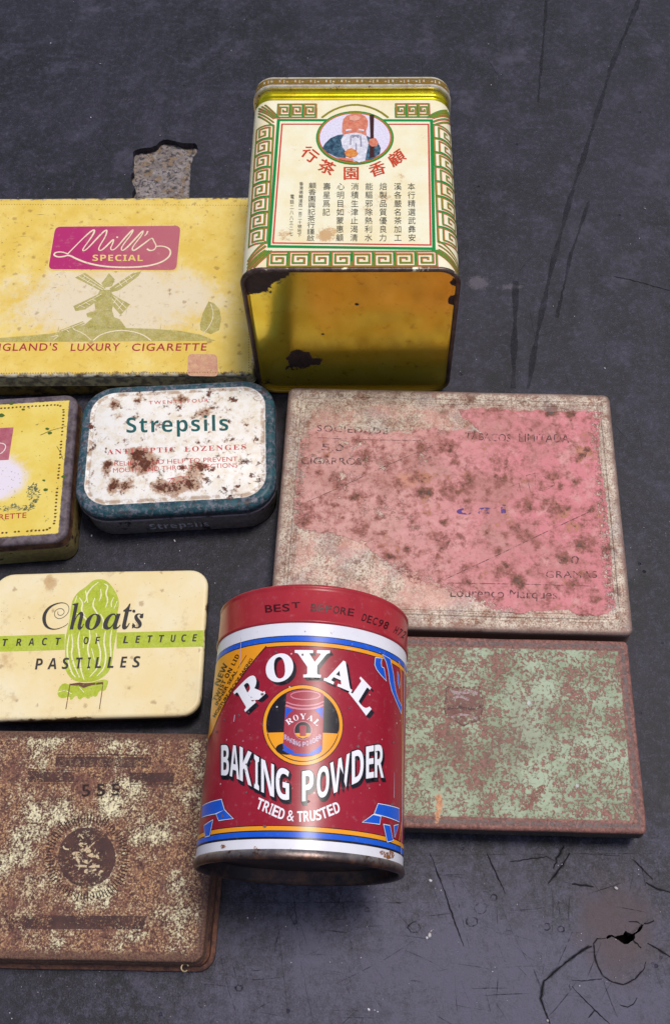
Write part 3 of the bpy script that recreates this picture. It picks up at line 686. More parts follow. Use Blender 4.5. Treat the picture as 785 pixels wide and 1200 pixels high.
A = pas.art(); t = 1.7 / 2950
for L in ([(425, 125), (375, 165), (345, 215), (357, 262)], [(462, 135), (492, 150), (470, 200), (490, 240), (472, 292)], [(300, 228), (325, 262), (310, 310), (338, 345)], [(402, 228), (385, 280), (412, 322), (432, 362)], [(340, 180), (352, 235), (330, 262)], [(525, 225), (508, 262), (512, 290)], [(250, 465), (258, 540), (245, 600), (268, 680), (302, 752)], [(302, 450), (288, 520), (302, 600), (308, 700), (332, 768)], [(366, 440), (372, 500), (350, 560), (372, 640), (360, 702)], [(234, 470), (218, 560), (226, 640), (248, 720), (275, 750)], [(410, 460), (422, 520), (442, 590), (430, 680), (368, 748)], [(472, 445), (458, 520), (477, 600), (466, 690), (415, 742)], [(512, 440), (500, 520), (510, 600), (498, 650)], [(440, 335), (462, 380), (450, 432)], [(276, 328), (330, 345), (362, 400), (352, 430)], [(548, 250), (528, 300)], [(440, 170), (445, 215), (430, 250)], [(285, 215), (270, 260)], [(215, 840), (250, 860)], [(300, 815), (330, 850)], [(160, 848), (205, 835)], [(380, 560), (400, 640)], [(330, 480), (325, 560)], [(536, 380), (525, 430)]):
    A.stroke(cz(L), [t * .5] + [t] * (len(L) - 2) + [t * .5], smooth=2)
A.flat('lettuce_veins', crm, pas.lid, zz + 3 * LAY)
A = pas.art(); A.poly([(-30, 746.5), (76.4, 743.0), (76.4, 761.6), (-30, 764.6)]); A.poly([(137, 741.2), (239.2, 738.6), (238.4, 757.7), (137, 760)]); A.flat('green_band', grn, pas.lid, zz + LAY)
A = pas.art()
for ch, x in zip('EXTRACT', (-24, -8.5, 7, 22.5, 37, 53, 69)): A.text(SANS_BI(ch), (x - 3.2, 757.4 - x * .022), (x + 3.2, 757.4 - (x + 3) * .022), 8.2)
A.flat('lettering', blk, pas.lid, zz + 4 * LAY); A = pas.art()
for ch, x in zip('OFLETTUCE', (101.5, 115, 147.5, 162, 176.5, 190, 203.5, 216, 228.5)): A.text(SANS_BI(ch), (x - 3.1, 757.6 - x * .0255), (x + 3.1, 757.6 - (x + 3) * .0255), 8.2)
A.flat('lettering', blk, pas.lid, zz + 4 * LAY); A = pas.art()
for ch, a, b in (('P', 41.5, 51), ('A', 56, 66.5), ('S', 73, 82), ('T', 90, 98), ('I', 102.5, 107.5), ('L', 111.5, 119), ('L', 126, 133.5), ('E', 141, 150), ('S', 155.5, 165.5)): A.text(SANS_BI(ch), (a, 785.6 - a * .022), (b, 785.6 - b * .022), 12.6)
A.flat('lettering', blk, pas.lid, zz + 4 * LAY); A = pas.art()
CP = [(160, 318), (158, 340), (185, 345), (205, 322), (190, 298), (155, 300), (135, 325), (140, 355), (170, 368), (205, 352), (232, 320), (232, 282), (205, 260), (160, 262), (108, 285), (75, 325), (66, 370), (80, 415), (118, 436), (165, 432), (215, 408), (225, 395)]
CW = [.6, .6, .6, .6, .6, .6, .6, .6, .6, .6, .6, .6, .7, 1.2, 2.6, 3.8, 4.2, 3.0, 1.4, .8, .6, .5]
A.stroke(cz(CP), [w_ / 2950 for w_ in CW], smooth=2)
def boxglyph(A, ch, z_, x0, x1, y0, y1, drop=0.0, **k):
    p = z_([(x0, y1), (x1, y1 - drop), (x0, y0), (x1, y0 - drop)]); A.text(ch, p[0], p[1], 1, fit='box', tl=p[2], tr=p[3], **k)
for ch, x0, x1, y0, y1 in (('h', 236, 332, 262, 440), ('o', 338, 442, 334, 440), ('a', 455, 572, 332, 438), ('t', 580, 645, 268, 437), ('s', 645, 722, 332, 430)): boxglyph(A, SERIF_IT(ch), cz, x0, x1, y0, y1, 2)
A.ellipse(40 + .1783 * 658, 660 + .1783 * 316, 1.9, 1.8, 10); A.ellipse(40 + .1783 * 706, 660 + .1783 * 352, 2.0, 2.0, 10); A.ellipse(40 + .1783 * 656, 660 + .1783 * 412, 2.0, 2.0, 10)
A.flat('script_lettering', blk, pas.lid, zz + 4 * LAY)
A = pas.art(); rustl = ink('rust_line', (112, 76, 56), lambda g: g.ss(g.noise(700, 4, .7), .58, .66))
A.stroke(cz([(240, 792), (230, 850), (212, 960)]), .9 / 2950); A.stroke(cz([(455, 785), (448, 850), (432, 960)]), .9 / 2950); A.stroke(cz([(240, 798), (300, 795), (330, 805), (380, 795), (455, 788)]), [1.5 / 2950, 3.6 / 2950, 5 / 2950, 2.6 / 2950, 2.2 / 2950])
A.flat('hinge_rust', rustl, pas.lid, zz + 5 * LAY)

# ================================================================== brown rusted cigarette tin
brn = Tin('cigarette_tin', 'heavily rusted brown and cream flat tin with a dark round emblem', 'tin', -.0986, -.1370, -1.0, .0872, .0768, .015)
def brn_mat():
    g = G('brown_rust'); T = brn
    n = g.noise(330, 7, .78, seed=1); n2 = g.noise(70, 4, .6, seed=2); f = g.noise(1700, 4, .75, seed=3)
    c = g.mix(g.ss(n, .40, .58), C(92, 61, 58), C(136, 93, 78)); c = g.mix(g.mul(g.ss(f, .50, .58), g.ss(g.noise(120, 4, .6, seed=6), .35, .55)), c, C(204, 164, 118))
    c = g.mix(g.mul(g.ss(f, .48, .38), .9), c, C(62, 40, 40))
    streak = g.noise(1, 4, .65, vec=g.vscale(500, 130, 1, rot=.6), seed=23); cream = g.ss(g.add(g.mul(n, .7), g.mul(streak, .3), g.mul(g.m('SUBTRACT', n2, .5), 1.0), g.mul(g.m('SUBTRACT', f, .5), 1.5), g.spots([T.sp(35, 1055, 42, .13), T.sp(15, 1010, 30, .10), T.sp(45, 960, 40, .07), T.sp(160, 940, 45, .10), T.sp(110, 1045, 40, .05), T.sp(135, 980, 60, .05), T.sp(30, 1040, 16, .10)])), .54, .72)
    c = g.mix(cream, c, g.mix(g.ss(n2, .4, .6), C(226, 204, 166), C(238, 228, 190)))
    c = g.mix(g.ss(g.noise(200, 5, .7, seed=9), .6, .72), c, C(150, 92, 48))
    er = g.ss(g.add(g.edge(T.w, T.l), g.mul(g.m('SUBTRACT', n, .5), .004)), .0042, .0020)
    c = g.mix(g.mul(er, .9), c, g.mix(g.ss(f, .4, .6), C(84, 58, 52), C(124, 92, 76)))
    return g.finish(c, .62, 0, .22, height=g.add(g.mul(n, .9), g.mul(f, .7), g.mul(cream, .25)), dist=.0005, strength=.8)
brn.shell(.0040, .0010, .0050, brn_mat(), side_mat('brown_base', (84, 54, 46), (122, 82, 62), (64, 44, 42), .5, .6), seed=5, base_inset=.0006, base_flange=.0022)
zz = brn.z
wb = lambda g: g.mx(g.ss(g.add(g.mul(g.noise(1500, 5, .75, seed=3), .6), g.mul(g.noise(180, 5, .7, seed=41), .4)), .50, .56), .12)
wb2 = lambda g: g.mx(g.ss(g.noise(900, 5, .75, seed=3), .56, .64), .1)
dk = ink('dark_ink_brown', (72, 50, 50), wb, rough=.6, color2=(90, 62, 58)); dk2 = ink('dark_lines_brown', (50, 34, 34), wb2, rough=.6); lt = ink('pale_ink_brown', (150, 122, 100), lambda g: g.mx(g.ss(g.noise(1100, 5, .75, seed=5), .46, .54), .35), rough=.6); lt2 = ink('pale_flake_brown', (206, 184, 150), lambda g: g.ss(g.noise(900, 5, .75, seed=5), .50, .58), rough=.6)
bz = Z(20, 880, .2803); A = brn.art()
for q in ([(165, 24), (562, 26), (556, 70), (160, 66)], [(46, 84), (242, 88), (238, 130), (46, 130)], [(468, 90), (662, 92), (656, 130), (474, 132)], [(-55, 686), (545, 690), (528, 746), (-30, 744)]): A.poly(bz(q))
A.ellipse(20 + .2803 * 293, 880 + .2803 * 445, 33.5, 35, 40); A.flat('emblem', dk, brn.lid, zz + LAY)
A = brn.art()
for k in range(76):
    a = 2 * math.pi * k / 76; r0, r1 = 140 + 8 * rng.random(), 172 + rng.uniform(-6, 12); A.stroke(bz([(296 + r0 * math.cos(a), 448 + r0 * math.sin(a) * 1.02), (296 + r1 * math.cos(a), 448 + r1 * math.sin(a) * 1.02)]), [.8 / 2950, 1.2 / 2950])
A.text('555', bz([(272, 190)])[0], bz([(432, 186)])[0], 14, bold=.02, space=1.5)
A.stroke(bz([(48, 78), (245, 82)]), .5 / 2950); A.stroke(bz([(48, 138), (245, 138)]), .5 / 2950); A.stroke(bz([(470, 140), (655, 138)]), .5 / 2950); A.stroke(bz([(160, 14), (568, 18)]), .5 / 2950)
A.flat('engraved_lines', dk2, brn.lid, zz + LAY * 1.5)
A = brn.art(); A.text(SANS_B('STATE EXPRESS'), bz([(188, 62)])[0], bz([(535, 64)])[0], 8.0, space=1.2); A.flat('lettering', lt, brn.lid, zz + 2 * LAY); A = brn.art()
for k in range(34):
    x, y = 293 + rng.gauss(0, 42), 440 + rng.gauss(0, 30); A.stroke(bz([(x, y), (x + rng.uniform(-22, 22), y + rng.uniform(-18, 18)), (x + rng.uniform(-20, 30), y + rng.uniform(-22, 22))]), rng.uniform(.8, 2.6) / 2950, smooth=1)
A.flat('emblem_flakes', lt2, brn.lid, zz + 2 * LAY)
# the small bent wire catch at its front edge
def catch():
    bm = bmesh.new(); p = brn.tl(214, 1131); n = 12; R_, r_ = .0012, .00032; vs = []
    for i in range(n + 1):
        a = math.radians(20 + 300 * i / n); c_ = Vector((p[0] + R_ * math.cos(a), p[1] - .0004 + R_ * math.sin(a), .010)); d = Vector((math.cos(a), math.sin(a), 0))
        vs.append([bm.verts.new(c_ + d * r_ * math.cos(b) + Vector((0, 0, r_ * math.sin(b)))) for b in [2 * math.pi * k / 8 for k in range(8)]])
    for a, b in zip(vs, vs[1:]):
        for k in range(8): bm.faces.new((a[k], a[(k + 1) % 8], b[(k + 1) % 8], b[k]))
    bm.faces.new(vs[0]); bm.faces.new(vs[-1])
    g = G('dull_wire'); from_bm('catch', bm, g.finish(C(170, 150, 120), .4, .7), brn.o, 60)
catch()

# ================================================================== large pink cigarette tin
pnk = Tin('cigarette_tin', 'large rusted flat tin with a torn faded pink paper label', 'tin', .0308, -.0046, -1.65, .1400, .1118, .0168)
pz = Z(300, 440, .6178)
PK_SPOTS = [(310, 138, 14, 1), (380, 165, 10, .8), (185, 232, 9, 1), (195, 245, 7, .8), (150, 245, 8, .9), (300, 270, 12, .8), (280, 372, 14, 1), (250, 345, 9, .8), (495, 392, 15, 1.1), (490, 290, 12, .9), (580, 345, 16, 1), (610, 322, 10, .9), (595, 75, 16, .8), (560, 70, 12, .8), (340, 300, 10, .7), (390, 305, 10, .8), (95, 275, 12, .9), (120, 185, 12, .9), (270, 208, 14, .6), (330, 222, 10, .8), (230, 270, 8, .7), (440, 220, 8, .6), (345, 345, 8, .8), (355, 280, 8, .8), (545, 240, 8, .7), (470, 300, 8, .7), (530, 320, 12, .8), (600, 400, 18, .8), (640, 420, 12, .7), (285, 330, 8, .9), (240, 300, 7, .8), (320, 260, 9, .8), (345, 250, 7, .7), (430, 190, 7, .6), (135, 150, 8, .7), (460, 330, 9, .6), (350, 75, 14, .5), (480, 60, 12, .6), (520, 65, 10, .6)]
def pnk_rust(g, extra=0.0):
    n = g.noise(300, 6, .72, seed=51); b = g.spots([(lambda p: pnk.sp(p[0], p[1], r * .6178 * 1.6, a * .24))(pz([(x, y)])[0]) for x, y, r, a in PK_SPOTS])
    n2 = g.noise(70, 4, .6, seed=52); b = g.add(b, g.mul(g.bloom(90, .40, .26, 7.0, .3), .17), g.mul(g.bloom(260, .30, .15, 9.0, .55), .10), g.mul(g.m('SUBTRACT', g.noise(1000, 4, .7, seed=57), .5), .22))
    return g.add(n, b, g.mul(g.m('SUBTRACT', n2, .5), .38))
def pnk_mat():
    g = G('rusted_tinplate'); T = pnk; n = g.noise(140, 6, .72, seed=1); f = g.noise(650, 5, .75, seed=3)
    c = g.mix(g.ss(n, .40, .60), C(166, 144, 128), C(206, 192, 174)); c = g.mix(g.ss(g.noise(210, 5, .7, seed=7), .50, .64), c, C(146, 106, 84))
    c = g.mix(g.mul(g.ss(f, .50, .60), .75), c, C(126, 92, 76)); s2 = g.noise(1500, 4, .72, seed=95); c = g.mix(g.mul(g.ss(s2, .52, .60), .8), c, C(118, 82, 64)); c = g.mix(g.mul(g.ss(s2, .46, .38), .5), c, C(222, 214, 202)); r = g.ss(pnk_rust(g), .62, .74); c = g.mix(g.mul(r, .8), c, C(104, 68, 50))
    inn = g.mul(g.ss(g.edge(T.w, T.l), .006, .012), g.ss(g.noise(75, 6, .7, seed=15), .42, .6)); c = g.mix(g.mul(inn, .62), c, C(202, 148, 138))
    gb = g.ss(g.noise(55, 4, .6, seed=14), .5, .62); c = g.mix(g.mul(gb, .2), c, C(150, 146, 156))
    er = g.ss(g.add(g.edge(T.w, T.l), g.mul(g.m('SUBTRACT', n, .5), .003)), .0034, .0012); c = g.mix(g.mul(er, .75), c, g.mix(g.ss(f, .4, .6), C(108, 84, 80), C(136, 108, 98)))
    c = g.mix(g.ss(g.z, T.z - .0016, T.z - .0030), c, C(104, 78, 70))
    return g.finish(c, .52, .15, .3, height=g.add(g.mul(dents(g), .8), g.mul(n, .25), g.mul(f, .12)), dist=.0011, strength=.8)
pnk.shell(.0034, .0014, .0085, pnk_mat(), side_mat('pink_base', (110, 86, 78), (138, 112, 100), (84, 60, 52)), seed=6, base_inset=.0008,
          emboss=[(.0030, 0), (.0034, -.0003), (.0044, -.0003), (.0048, 0), (.0056, 0), (.0059, -.00022), (.0064, -.00022), (.0067, 0)])
zz = pnk.z
LAB = [(383, 64), (420, 63), (480, 66), (540, 66), (600, 68), (656, 70), (650, 100), (652, 150), (660, 210), (668, 290), (674, 360), (679, 440), (664, 452), (640, 457), (612, 455), (590, 444), (560, 446), (520, 448), (480, 450), (440, 442), (410, 428), (380, 420), (355, 404), (330, 400), (300, 396), (275, 380), (255, 362), (235, 345), (205, 320), (180, 308), (150, 300), (110, 296), (70, 292), (72, 240), (76, 190), (82, 130), (96, 106), (112, 100), (150, 104), (190, 104), (220, 108), (262, 106), (290, 112), (310, 102), (335, 98), (372, 104), (410, 106), (428, 112), (408, 92), (390, 80)]
def lab_mat():
    g = G('faded_pink_paper'); n = g.noise(90, 5, .65, seed=1); f = g.noise(500, 5, .72, seed=3); x0, _ = pnk.tl(*pz([(80, 250)])[0]); x1, _ = pnk.tl(*pz([(660, 250)])[0])
    fx = g.m('DIVIDE', g.m('SUBTRACT', g.x, x0), x1 - x0)
    c = g.mix(g.ss(g.add(fx, g.mul(g.m('SUBTRACT', n, .5), 1.2)), .15, .85), C(208, 158, 150), C(210, 130, 136))
    c = g.mix(g.mul(g.ss(n, .52, .66), .55), c, C(220, 172, 164)); c = g.mix(g.mul(g.ss(f, .54, .68), .5), c, C(184, 116, 108))
    lowb = g.ss(g.add(g.noise(38, 5, .65, seed=91), g.mul(g.m('SUBTRACT', .5, fx), .16)), .46, .64); c = g.mix(g.mul(lowb, .55), c, C(172, 124, 112)); grime = g.ss(g.noise(1, 5, .7, vec=g.vscale(90, 260, 1, rot=.4), seed=92), .55, .68); c = g.mix(g.mul(grime, .4), c, C(140, 100, 92))
    og = g.ss(g.add(g.spot(*pnk.sp(*pz([(285, 200)])[0], 30, 1.0, 22)), g.mul(g.m('SUBTRACT', f, .5), 1.2)), .35, .8); c = g.mix(g.mul(og, .5), c, C(206, 144, 110))
    r = pnk_rust(g); c = g.mix(g.mul(g.ss(r, .44, .67), .85), c, C(158, 100, 92)); c = g.mix(g.ss(r, .64, .76), c, g.mix(g.ss(f, .4, .6), C(92, 62, 54), C(136, 88, 70)))
    c = g.mix(g.mul(g.ss(r, .56, .63), g.ss(r, .70, .64), g.ss(g.noise(60, 3, .6, seed=93), .54, .64), .7), c, C(200, 142, 106)); c = g.mix(g.ss(r, .82, .92), c, C(92, 84, 82))
    hole = g.mul(g.ss(g.noise(150, 6, .75, seed=61), .545, .62), g.ss(g.add(fx, g.mul(g.m('SUBTRACT', n, .5), .8)), .66, .3))
    pa, pb = pnk.tl(*pz([(70, 292)])[0]), pnk.tl(*pz([(410, 430)])[0]); dn = Vector((pb[0] - pa[0], pb[1] - pa[1])).normalized(); q_ = g.add(g.mul(g.m('SUBTRACT', g.x, pa[0]), -dn.y), g.mul(g.m('SUBTRACT', g.y, pa[1]), dn.x))
    fr = g.mx(g.ss(q_, .009, -.001), g.mul(g.ss(g.edge(pnk.w - .018, pnk.l - .014), .006, -.001), .75)); hole = g.mx(hole, g.ss(g.add(g.mul(g.noise(420, 6, .76, seed=63), .7), g.mul(g.noise(1300, 3, .7, seed=64), .3), g.mul(fr, .22)), .64, .70))
    return g.finish(c, .62, 0, .2, height=g.add(g.mul(n, .4), g.mul(f, .25), g.mul(g.ss(r, .6, .7), .3)), dist=.0006, strength=.6, alpha=g.inv(hole))
def paper():
    px = []
    for i, p in enumerate(LAB):
        q = LAB[(i + 1) % len(LAB)]
        m_ = 7; big = rng.uniform(-2.5, 2.5)
        for t in range(m_):
            t /= m_; px.append((p[0] + (q[0] - p[0]) * t + rng.uniform(-1.5, 1.5), p[1] + (q[1] - p[1]) * t + rng.uniform(-1.8, 1.8) + big * math.sin(math.pi * t)))
    pts = [pnk.tl(*p) for p in pz(px)]
    bm = bmesh.new(); vs = [bm.verts.new((x, y, zz + .00012)) for x, y in pts]; f = bm.faces.new(vs); bmesh.ops.recalc_face_normals(bm, faces=[f])
    if f.normal.z < 0: f.normal_flip()
    r = bmesh.ops.extrude_face_region(bm, geom=[f]); bmesh.ops.translate(bm, verts=[v for v in r['geom'] if isinstance(v, bmesh.types.BMVert)], vec=(0, 0, -.00010))
    bmesh.ops.triangulate(bm, faces=bm.faces)
    return from_bm('paper_label', bm, lab_mat(), pnk.lid, 0)
lab = paper(); lz = zz + .00012
wp = lambda g: g.mx(g.ss(pnk_rust(g), .60, .66), g.mx(g.mul(g.ss(g.noise(420, 5, .7, seed=71), .44, .56), .92), .2))
kp = ink('faded_black_ink', (92, 66, 70), wp, rough=.6); A = pnk.art()
def ptxt(body, x0, y0, x1, y1, h, **k): a, b = pz([(x0, y0), (x1, y1)]); A.text(body, a, b, h * .6178, **k)
ptxt('SOCIEDADE', 116, 106, 250, 112, 12, space=1.1); ptxt('TABACOS', 396, 122, 482, 126, 14); ptxt('LIMITADA', 498, 126, 593, 128, 16)
ptxt('50', 124, 142, 166, 144, 13, space=1.3); ptxt('CIGARROS', 86, 168, 200, 170, 13)
ptxt('50', 574, 357, 612, 358, 15, space=1.2); ptxt('GRAMAS', 549, 384, 646, 384, 13, space=1.1); ptxt('Lourenço Marques', 368, 420, 570, 424, 17)
for L, w_ in (([(75, 250), (160, 212), (250, 170), (348, 128)], .7), ([(360, 386), (460, 340), (560, 292), (642, 254)], .9), ([(112, 118), (200, 122), (312, 124)], .7), ([(358, 394), (500, 396), (642, 400)], .8), ([(512, 190), (528, 186), (530, 218), (566, 208)], .6), ([(512, 190), (520, 222), (552, 216), (566, 208), (560, 196)], .6), ([(480, 212), (498, 205), (502, 222)], .6)): A.stroke(pz(L), w_ / 2950)
A.flat('lettering', kp, lab, lz + LAY)
A = pnk.art(); ptxt('cai', 380, 264, 474, 261, 17, bold=.02, space=1.3); A.flat('purple_lettering', ink('purple_ink', (92, 62, 128), lambda g: g.ss(g.noise(260, 5, .7, seed=44), .48, .54)), lab, lz + LAY)

# ================================================================== green cigarette tin
grt = Tin('cigarette_tin', 'mint green flat tin speckled with rust under the baking powder can', 'tin', .0326, -.0981, -1.45, .1265, .0716, .016)
def grt_mat():
    g = G('mint_and_rust'); T = grt; n = g.noise(900, 6, .78, seed=1); n2 = g.noise(55, 4, .6, seed=2); f = g.noise(800, 5, .75, seed=3)
    mint = g.mix(g.ss(n2, .38, .64), C(136, 150, 122), C(166, 180, 154)); mint = g.mix(g.mul(g.ss(f, .53, .66), .5), mint, C(104, 112, 92))
    rust = g.mix(g.ss(f, .38, .62), C(112, 76, 70), C(152, 106, 96))
    bx, by = T.tl(535, 800)
    m_ = g.add(n, g.mul(g.m('SUBTRACT', f, .5), .7), g.mul(g.m('SUBTRACT', n2, .5), -.35), g.mul(g.m('SUBTRACT', g.noise(190, 4, .6, seed=8), .5), .4), g.spots([T.sp(530, 840, 52, .08), T.sp(545, 770, 60, .05), T.sp(670, 810, 30, .06), T.sp(690, 880, 26, .05)]))
    c = g.mix(g.ss(m_, .492, .545), mint, rust)
    rub = g.ss(g.noise(1, 5, .7, vec=g.vscale(60, 480, 1, rot=.35), seed=45), .57, .66); c = g.mix(g.mul(rub, .5), c, C(112, 92, 80)); hz = g.ss(g.noise(34, 4, .65, seed=46), .5, .68); c = g.mix(g.mul(hz, .35), c, C(120, 104, 92))
    e = g.edge(T.w, T.l); en = g.add(e, g.mul(g.m('SUBTRACT', n, .5), .0012)); band = g.mul(g.ss(en, .0046, .0040), g.ss(f, .3, .45))
    c = g.mix(g.ss(en, .0048, .0042), c, rust); gr = g.mul(g.ss(en, .0018, .0022), g.ss(en, .0038, .0032)); c = g.mix(g.mul(gr, g.ss(n, .62, .42), .8), c, C(98, 98, 98))
    og = g.ss(g.add(g.spots([T.sp(514, 940, 9, 1.0, 20), T.sp(512, 960, 8, .7, 12)]), g.mul(g.m('SUBTRACT', f, .5), 1.6)), .4, .7); c = g.mix(og, c, g.mix(g.ss(f, .4, .6), C(176, 112, 82), C(216, 168, 130)))
    c = g.mix(g.ss(g.z, T.z - .0012, T.z - .0022), c, g.mix(g.ss(f, .45, .6), C(50, 50, 46), C(84, 62, 54)))
    wh = g.ss(g.add(g.spots([T.sp(620, 824, 5, 1.0), T.sp(676, 920, 5, 1.0), T.sp(560, 925, 14, .5, 6)]), g.mul(g.m('SUBTRACT', f, .5), 1.6)), .5, .8); c = g.mix(g.mul(wh, .7), c, C(200, 206, 206))
    return g.finish(c, .55, 0, .25, height=g.add(g.mul(dents(g), .7), g.mul(g.ss(m_, .5, .55), -.2), g.mul(f, .25)), dist=.0007, strength=.6)
grt.shell(.0022, .0010, .0070, grt_mat(), side_mat('green_base', (52, 60, 54), (74, 80, 70), (84, 56, 46), .55, .6), seed=7, base_inset=.0016)
zz = grt.z; gz = Z(460, 730, .414); A = grt.art()
wg = lambda g: g.ss(g.noise(500, 5, .72, seed=3), .5, .58)
wg2 = lambda g: g.mx(g.ss(g.noise(600, 5, .74, seed=3), .46, .56), .25)
SH = [(150, 178), (175, 184), (200, 182), (225, 186), (247, 178), (252, 200), (256, 230), (250, 262), (240, 280), (215, 282), (200, 294), (178, 276), (152, 268), (145, 240), (150, 215)]
A.poly(chaikin(gz(SH))); A.flat('shield_emblem', ink('shield_rust', (146, 106, 100), wg2, color2=(132, 94, 88), rough=.6), grt.lid, zz + LAY)
A = grt.art(); A.stroke(chaikin(gz(SH)), 1.1 / 2950, closed=True); A.stroke(gz([(152, 244), (185, 236), (215, 246), (250, 236)]), 3.0 / 2950, smooth=2); A.flat('shield_lines', ink('shield_lines', (104, 76, 78), wg2, rough=.6), grt.lid, zz + 2 * LAY)
A = grt.art(); A.stroke(gz([(160, 192), (185, 200), (215, 194), (240, 200)]), 4 / 2950, smooth=2); A.stroke(gz([(165, 216), (190, 206), (215, 218)]), 3 / 2950, smooth=2); A.stroke(gz([(165, 268), (190, 258), (215, 262), (238, 272)]), 2.6 / 2950, smooth=2); A.flat('shield_pale', ink('shield_pale', (186, 162, 164), wg2, rough=.5), grt.lid, zz + 1.5 * LAY)
A = grt.art(); A.poly(gz([(356, 535), (372, 505), (400, 470), (428, 455), (432, 468), (405, 500), (378, 530)])); A.flat('rust_mark', ink('rust_mark', (140, 96, 86), lambda g: g.ss(g.noise(900, 5, .75), .47, .56), rough=.65), grt.lid, zz + LAY)

# ================================================================== print wrapped on a curved surface
def wrap_flat(A, name, mat, parent, cuts, wrap):
    """slice the flat print along x at the given cuts, then bend it with wrap(x, y)"""
    bm = bmesh.new(); vs = [bm.verts.new((p[0], p[1], h)) for p, h in zip(A.v, A.h)]
    for f in A.f:
        if len(set(f)) >= 3:
            try: bm.faces.new([vs[i] for i in f])
            except ValueError: pass
    if bm.verts:
        lo = min(v.co.x for v in bm.verts); hi = max(v.co.x for v in bm.verts)
        for c_ in cuts:
            if lo < c_ < hi:
                bmesh.ops.bisect_plane(bm, geom=bm.verts[:] + bm.edges[:] + bm.faces[:], dist=1e-7, plane_co=(c_, 0, 0), plane_no=(1, 0, 0))
    for f in bm.faces:
        f.normal_update()
        if f.normal.z < 0: f.normal_flip()
    for v in bm.verts:
        h = v.co.z; a = wrap(v.co.x, v.co.y); b = wrap.up(v.co.x, v.co.y); v.co = a + b * h
    me = bpy.data.meshes.new(name); bm.to_mesh(me); bm.free()
    for p in me.polygons: p.use_smooth = True
    if wrap.normal: me.normals_split_custom_set_from_vertices([wrap.normal(v.co) for v in me.vertices])
    return link(name, me, mat, parent)

# ================================================================== tea tin lying on its back, base towards the viewer
TW, TL_, TH, TR_ = .0846, .0995, .0806, .0085
tea_c, tea_yaw = Vector((-.0093, .1105, .0009)), math.radians(.25)
tea = thing('tea_tin', 'tall square tea tin lying on its back, its base facing out', 'tin', tuple(tea_c), tea_yaw)
def tea_local(u, v):
    M = Matrix.Rotation(-tea_yaw, 3, 'Z'); return M @ (cam.location - tea_c), M @ ray(u, v)
def tea_tl(u, v):
    o, d = tea_local(u, v); t = (TH - o.z) / d.z; p = o + d * t; fx = TW / 2 - TR_
    if abs(p.x) <= fx: return (p.x, p.y)
    sg = 1 if p.x > 0 else -1; c2 = Vector((sg * fx, TH - TR_)); oo = Vector((o.x, o.z)) - c2; dd = Vector((d.x, d.z))
    a, b, c_ = dd.dot(dd), oo.dot(dd), oo.dot(oo) - TR_ ** 2; D = max(0, b * b - a * c_); t = (-b - math.sqrt(D)) / a; q = o + d * t
    th = math.atan2(sg * (q.x - c2.x), q.z - c2.y); return (sg * (fx + TR_ * th), q.y)
def tea_wrap(k, out=0.0):
    e = LAY * k + out; fx = TW / 2 - TR_
    def w(s, y):
        sg = 1 if s > 0 else -1; a = abs(s)
        if a <= fx: return Vector((s, y, TH + e))
        th = (a - fx) / TR_
        if th <= math.pi / 2: return Vector((sg * (fx + (TR_ + e) * math.sin(th)), y, TH - TR_ + (TR_ + e) * math.cos(th)))
        return Vector((sg * (TW / 2 + e), y, TH - TR_ - (th - math.pi / 2) * TR_))
    def up(s, y):
        th = max(0, min(math.pi / 2, (abs(s) - fx) / TR_)); return Vector((math.copysign(math.sin(th), s), 0, math.cos(th)))
    def nrm(co):
        d = Vector((math.copysign(max(0, abs(co.x) - fx), co.x), 0, max(0, co.z - (TH - TR_)))); return tuple(d.normalized()) if d.length > 1e-6 else (0, 0, 1)
    w.up = up; w.normal = nrm
    return w
_fx = TW / 2 - TR_
tea_cuts = [sg * (_fx + TR_ * math.radians(a)) for sg in (-1, 1) for a in range(0, 95, 6)]
def tea_print(A, name, mat, parent, k, out=0.0): return wrap_flat(A, name, mat, parent, tea_cuts, tea_wrap(k, out))
def tring(y, ins): return [(x, y, z + TH / 2) for x, z in rrect(TW - 2 * ins, TH - 2 * ins, max(TR_ - ins, .0005), 12)]
yA, yB, yC = tea_tl(410, 115.5)[1], tea_tl(410, 103.5)[1], tea_tl(410, 89)[1]
def tea_wear(g):
    sp = g.ss(g.vor(500), .12, .05); msk = g.ss(g.noise(60, 4, .6, seed=7), .55, .66); sc1 = g.ss(g.noise(380, 5, .7, seed=8), .67, .71)
    return g.mx(g.mul(sp, msk), sc1)
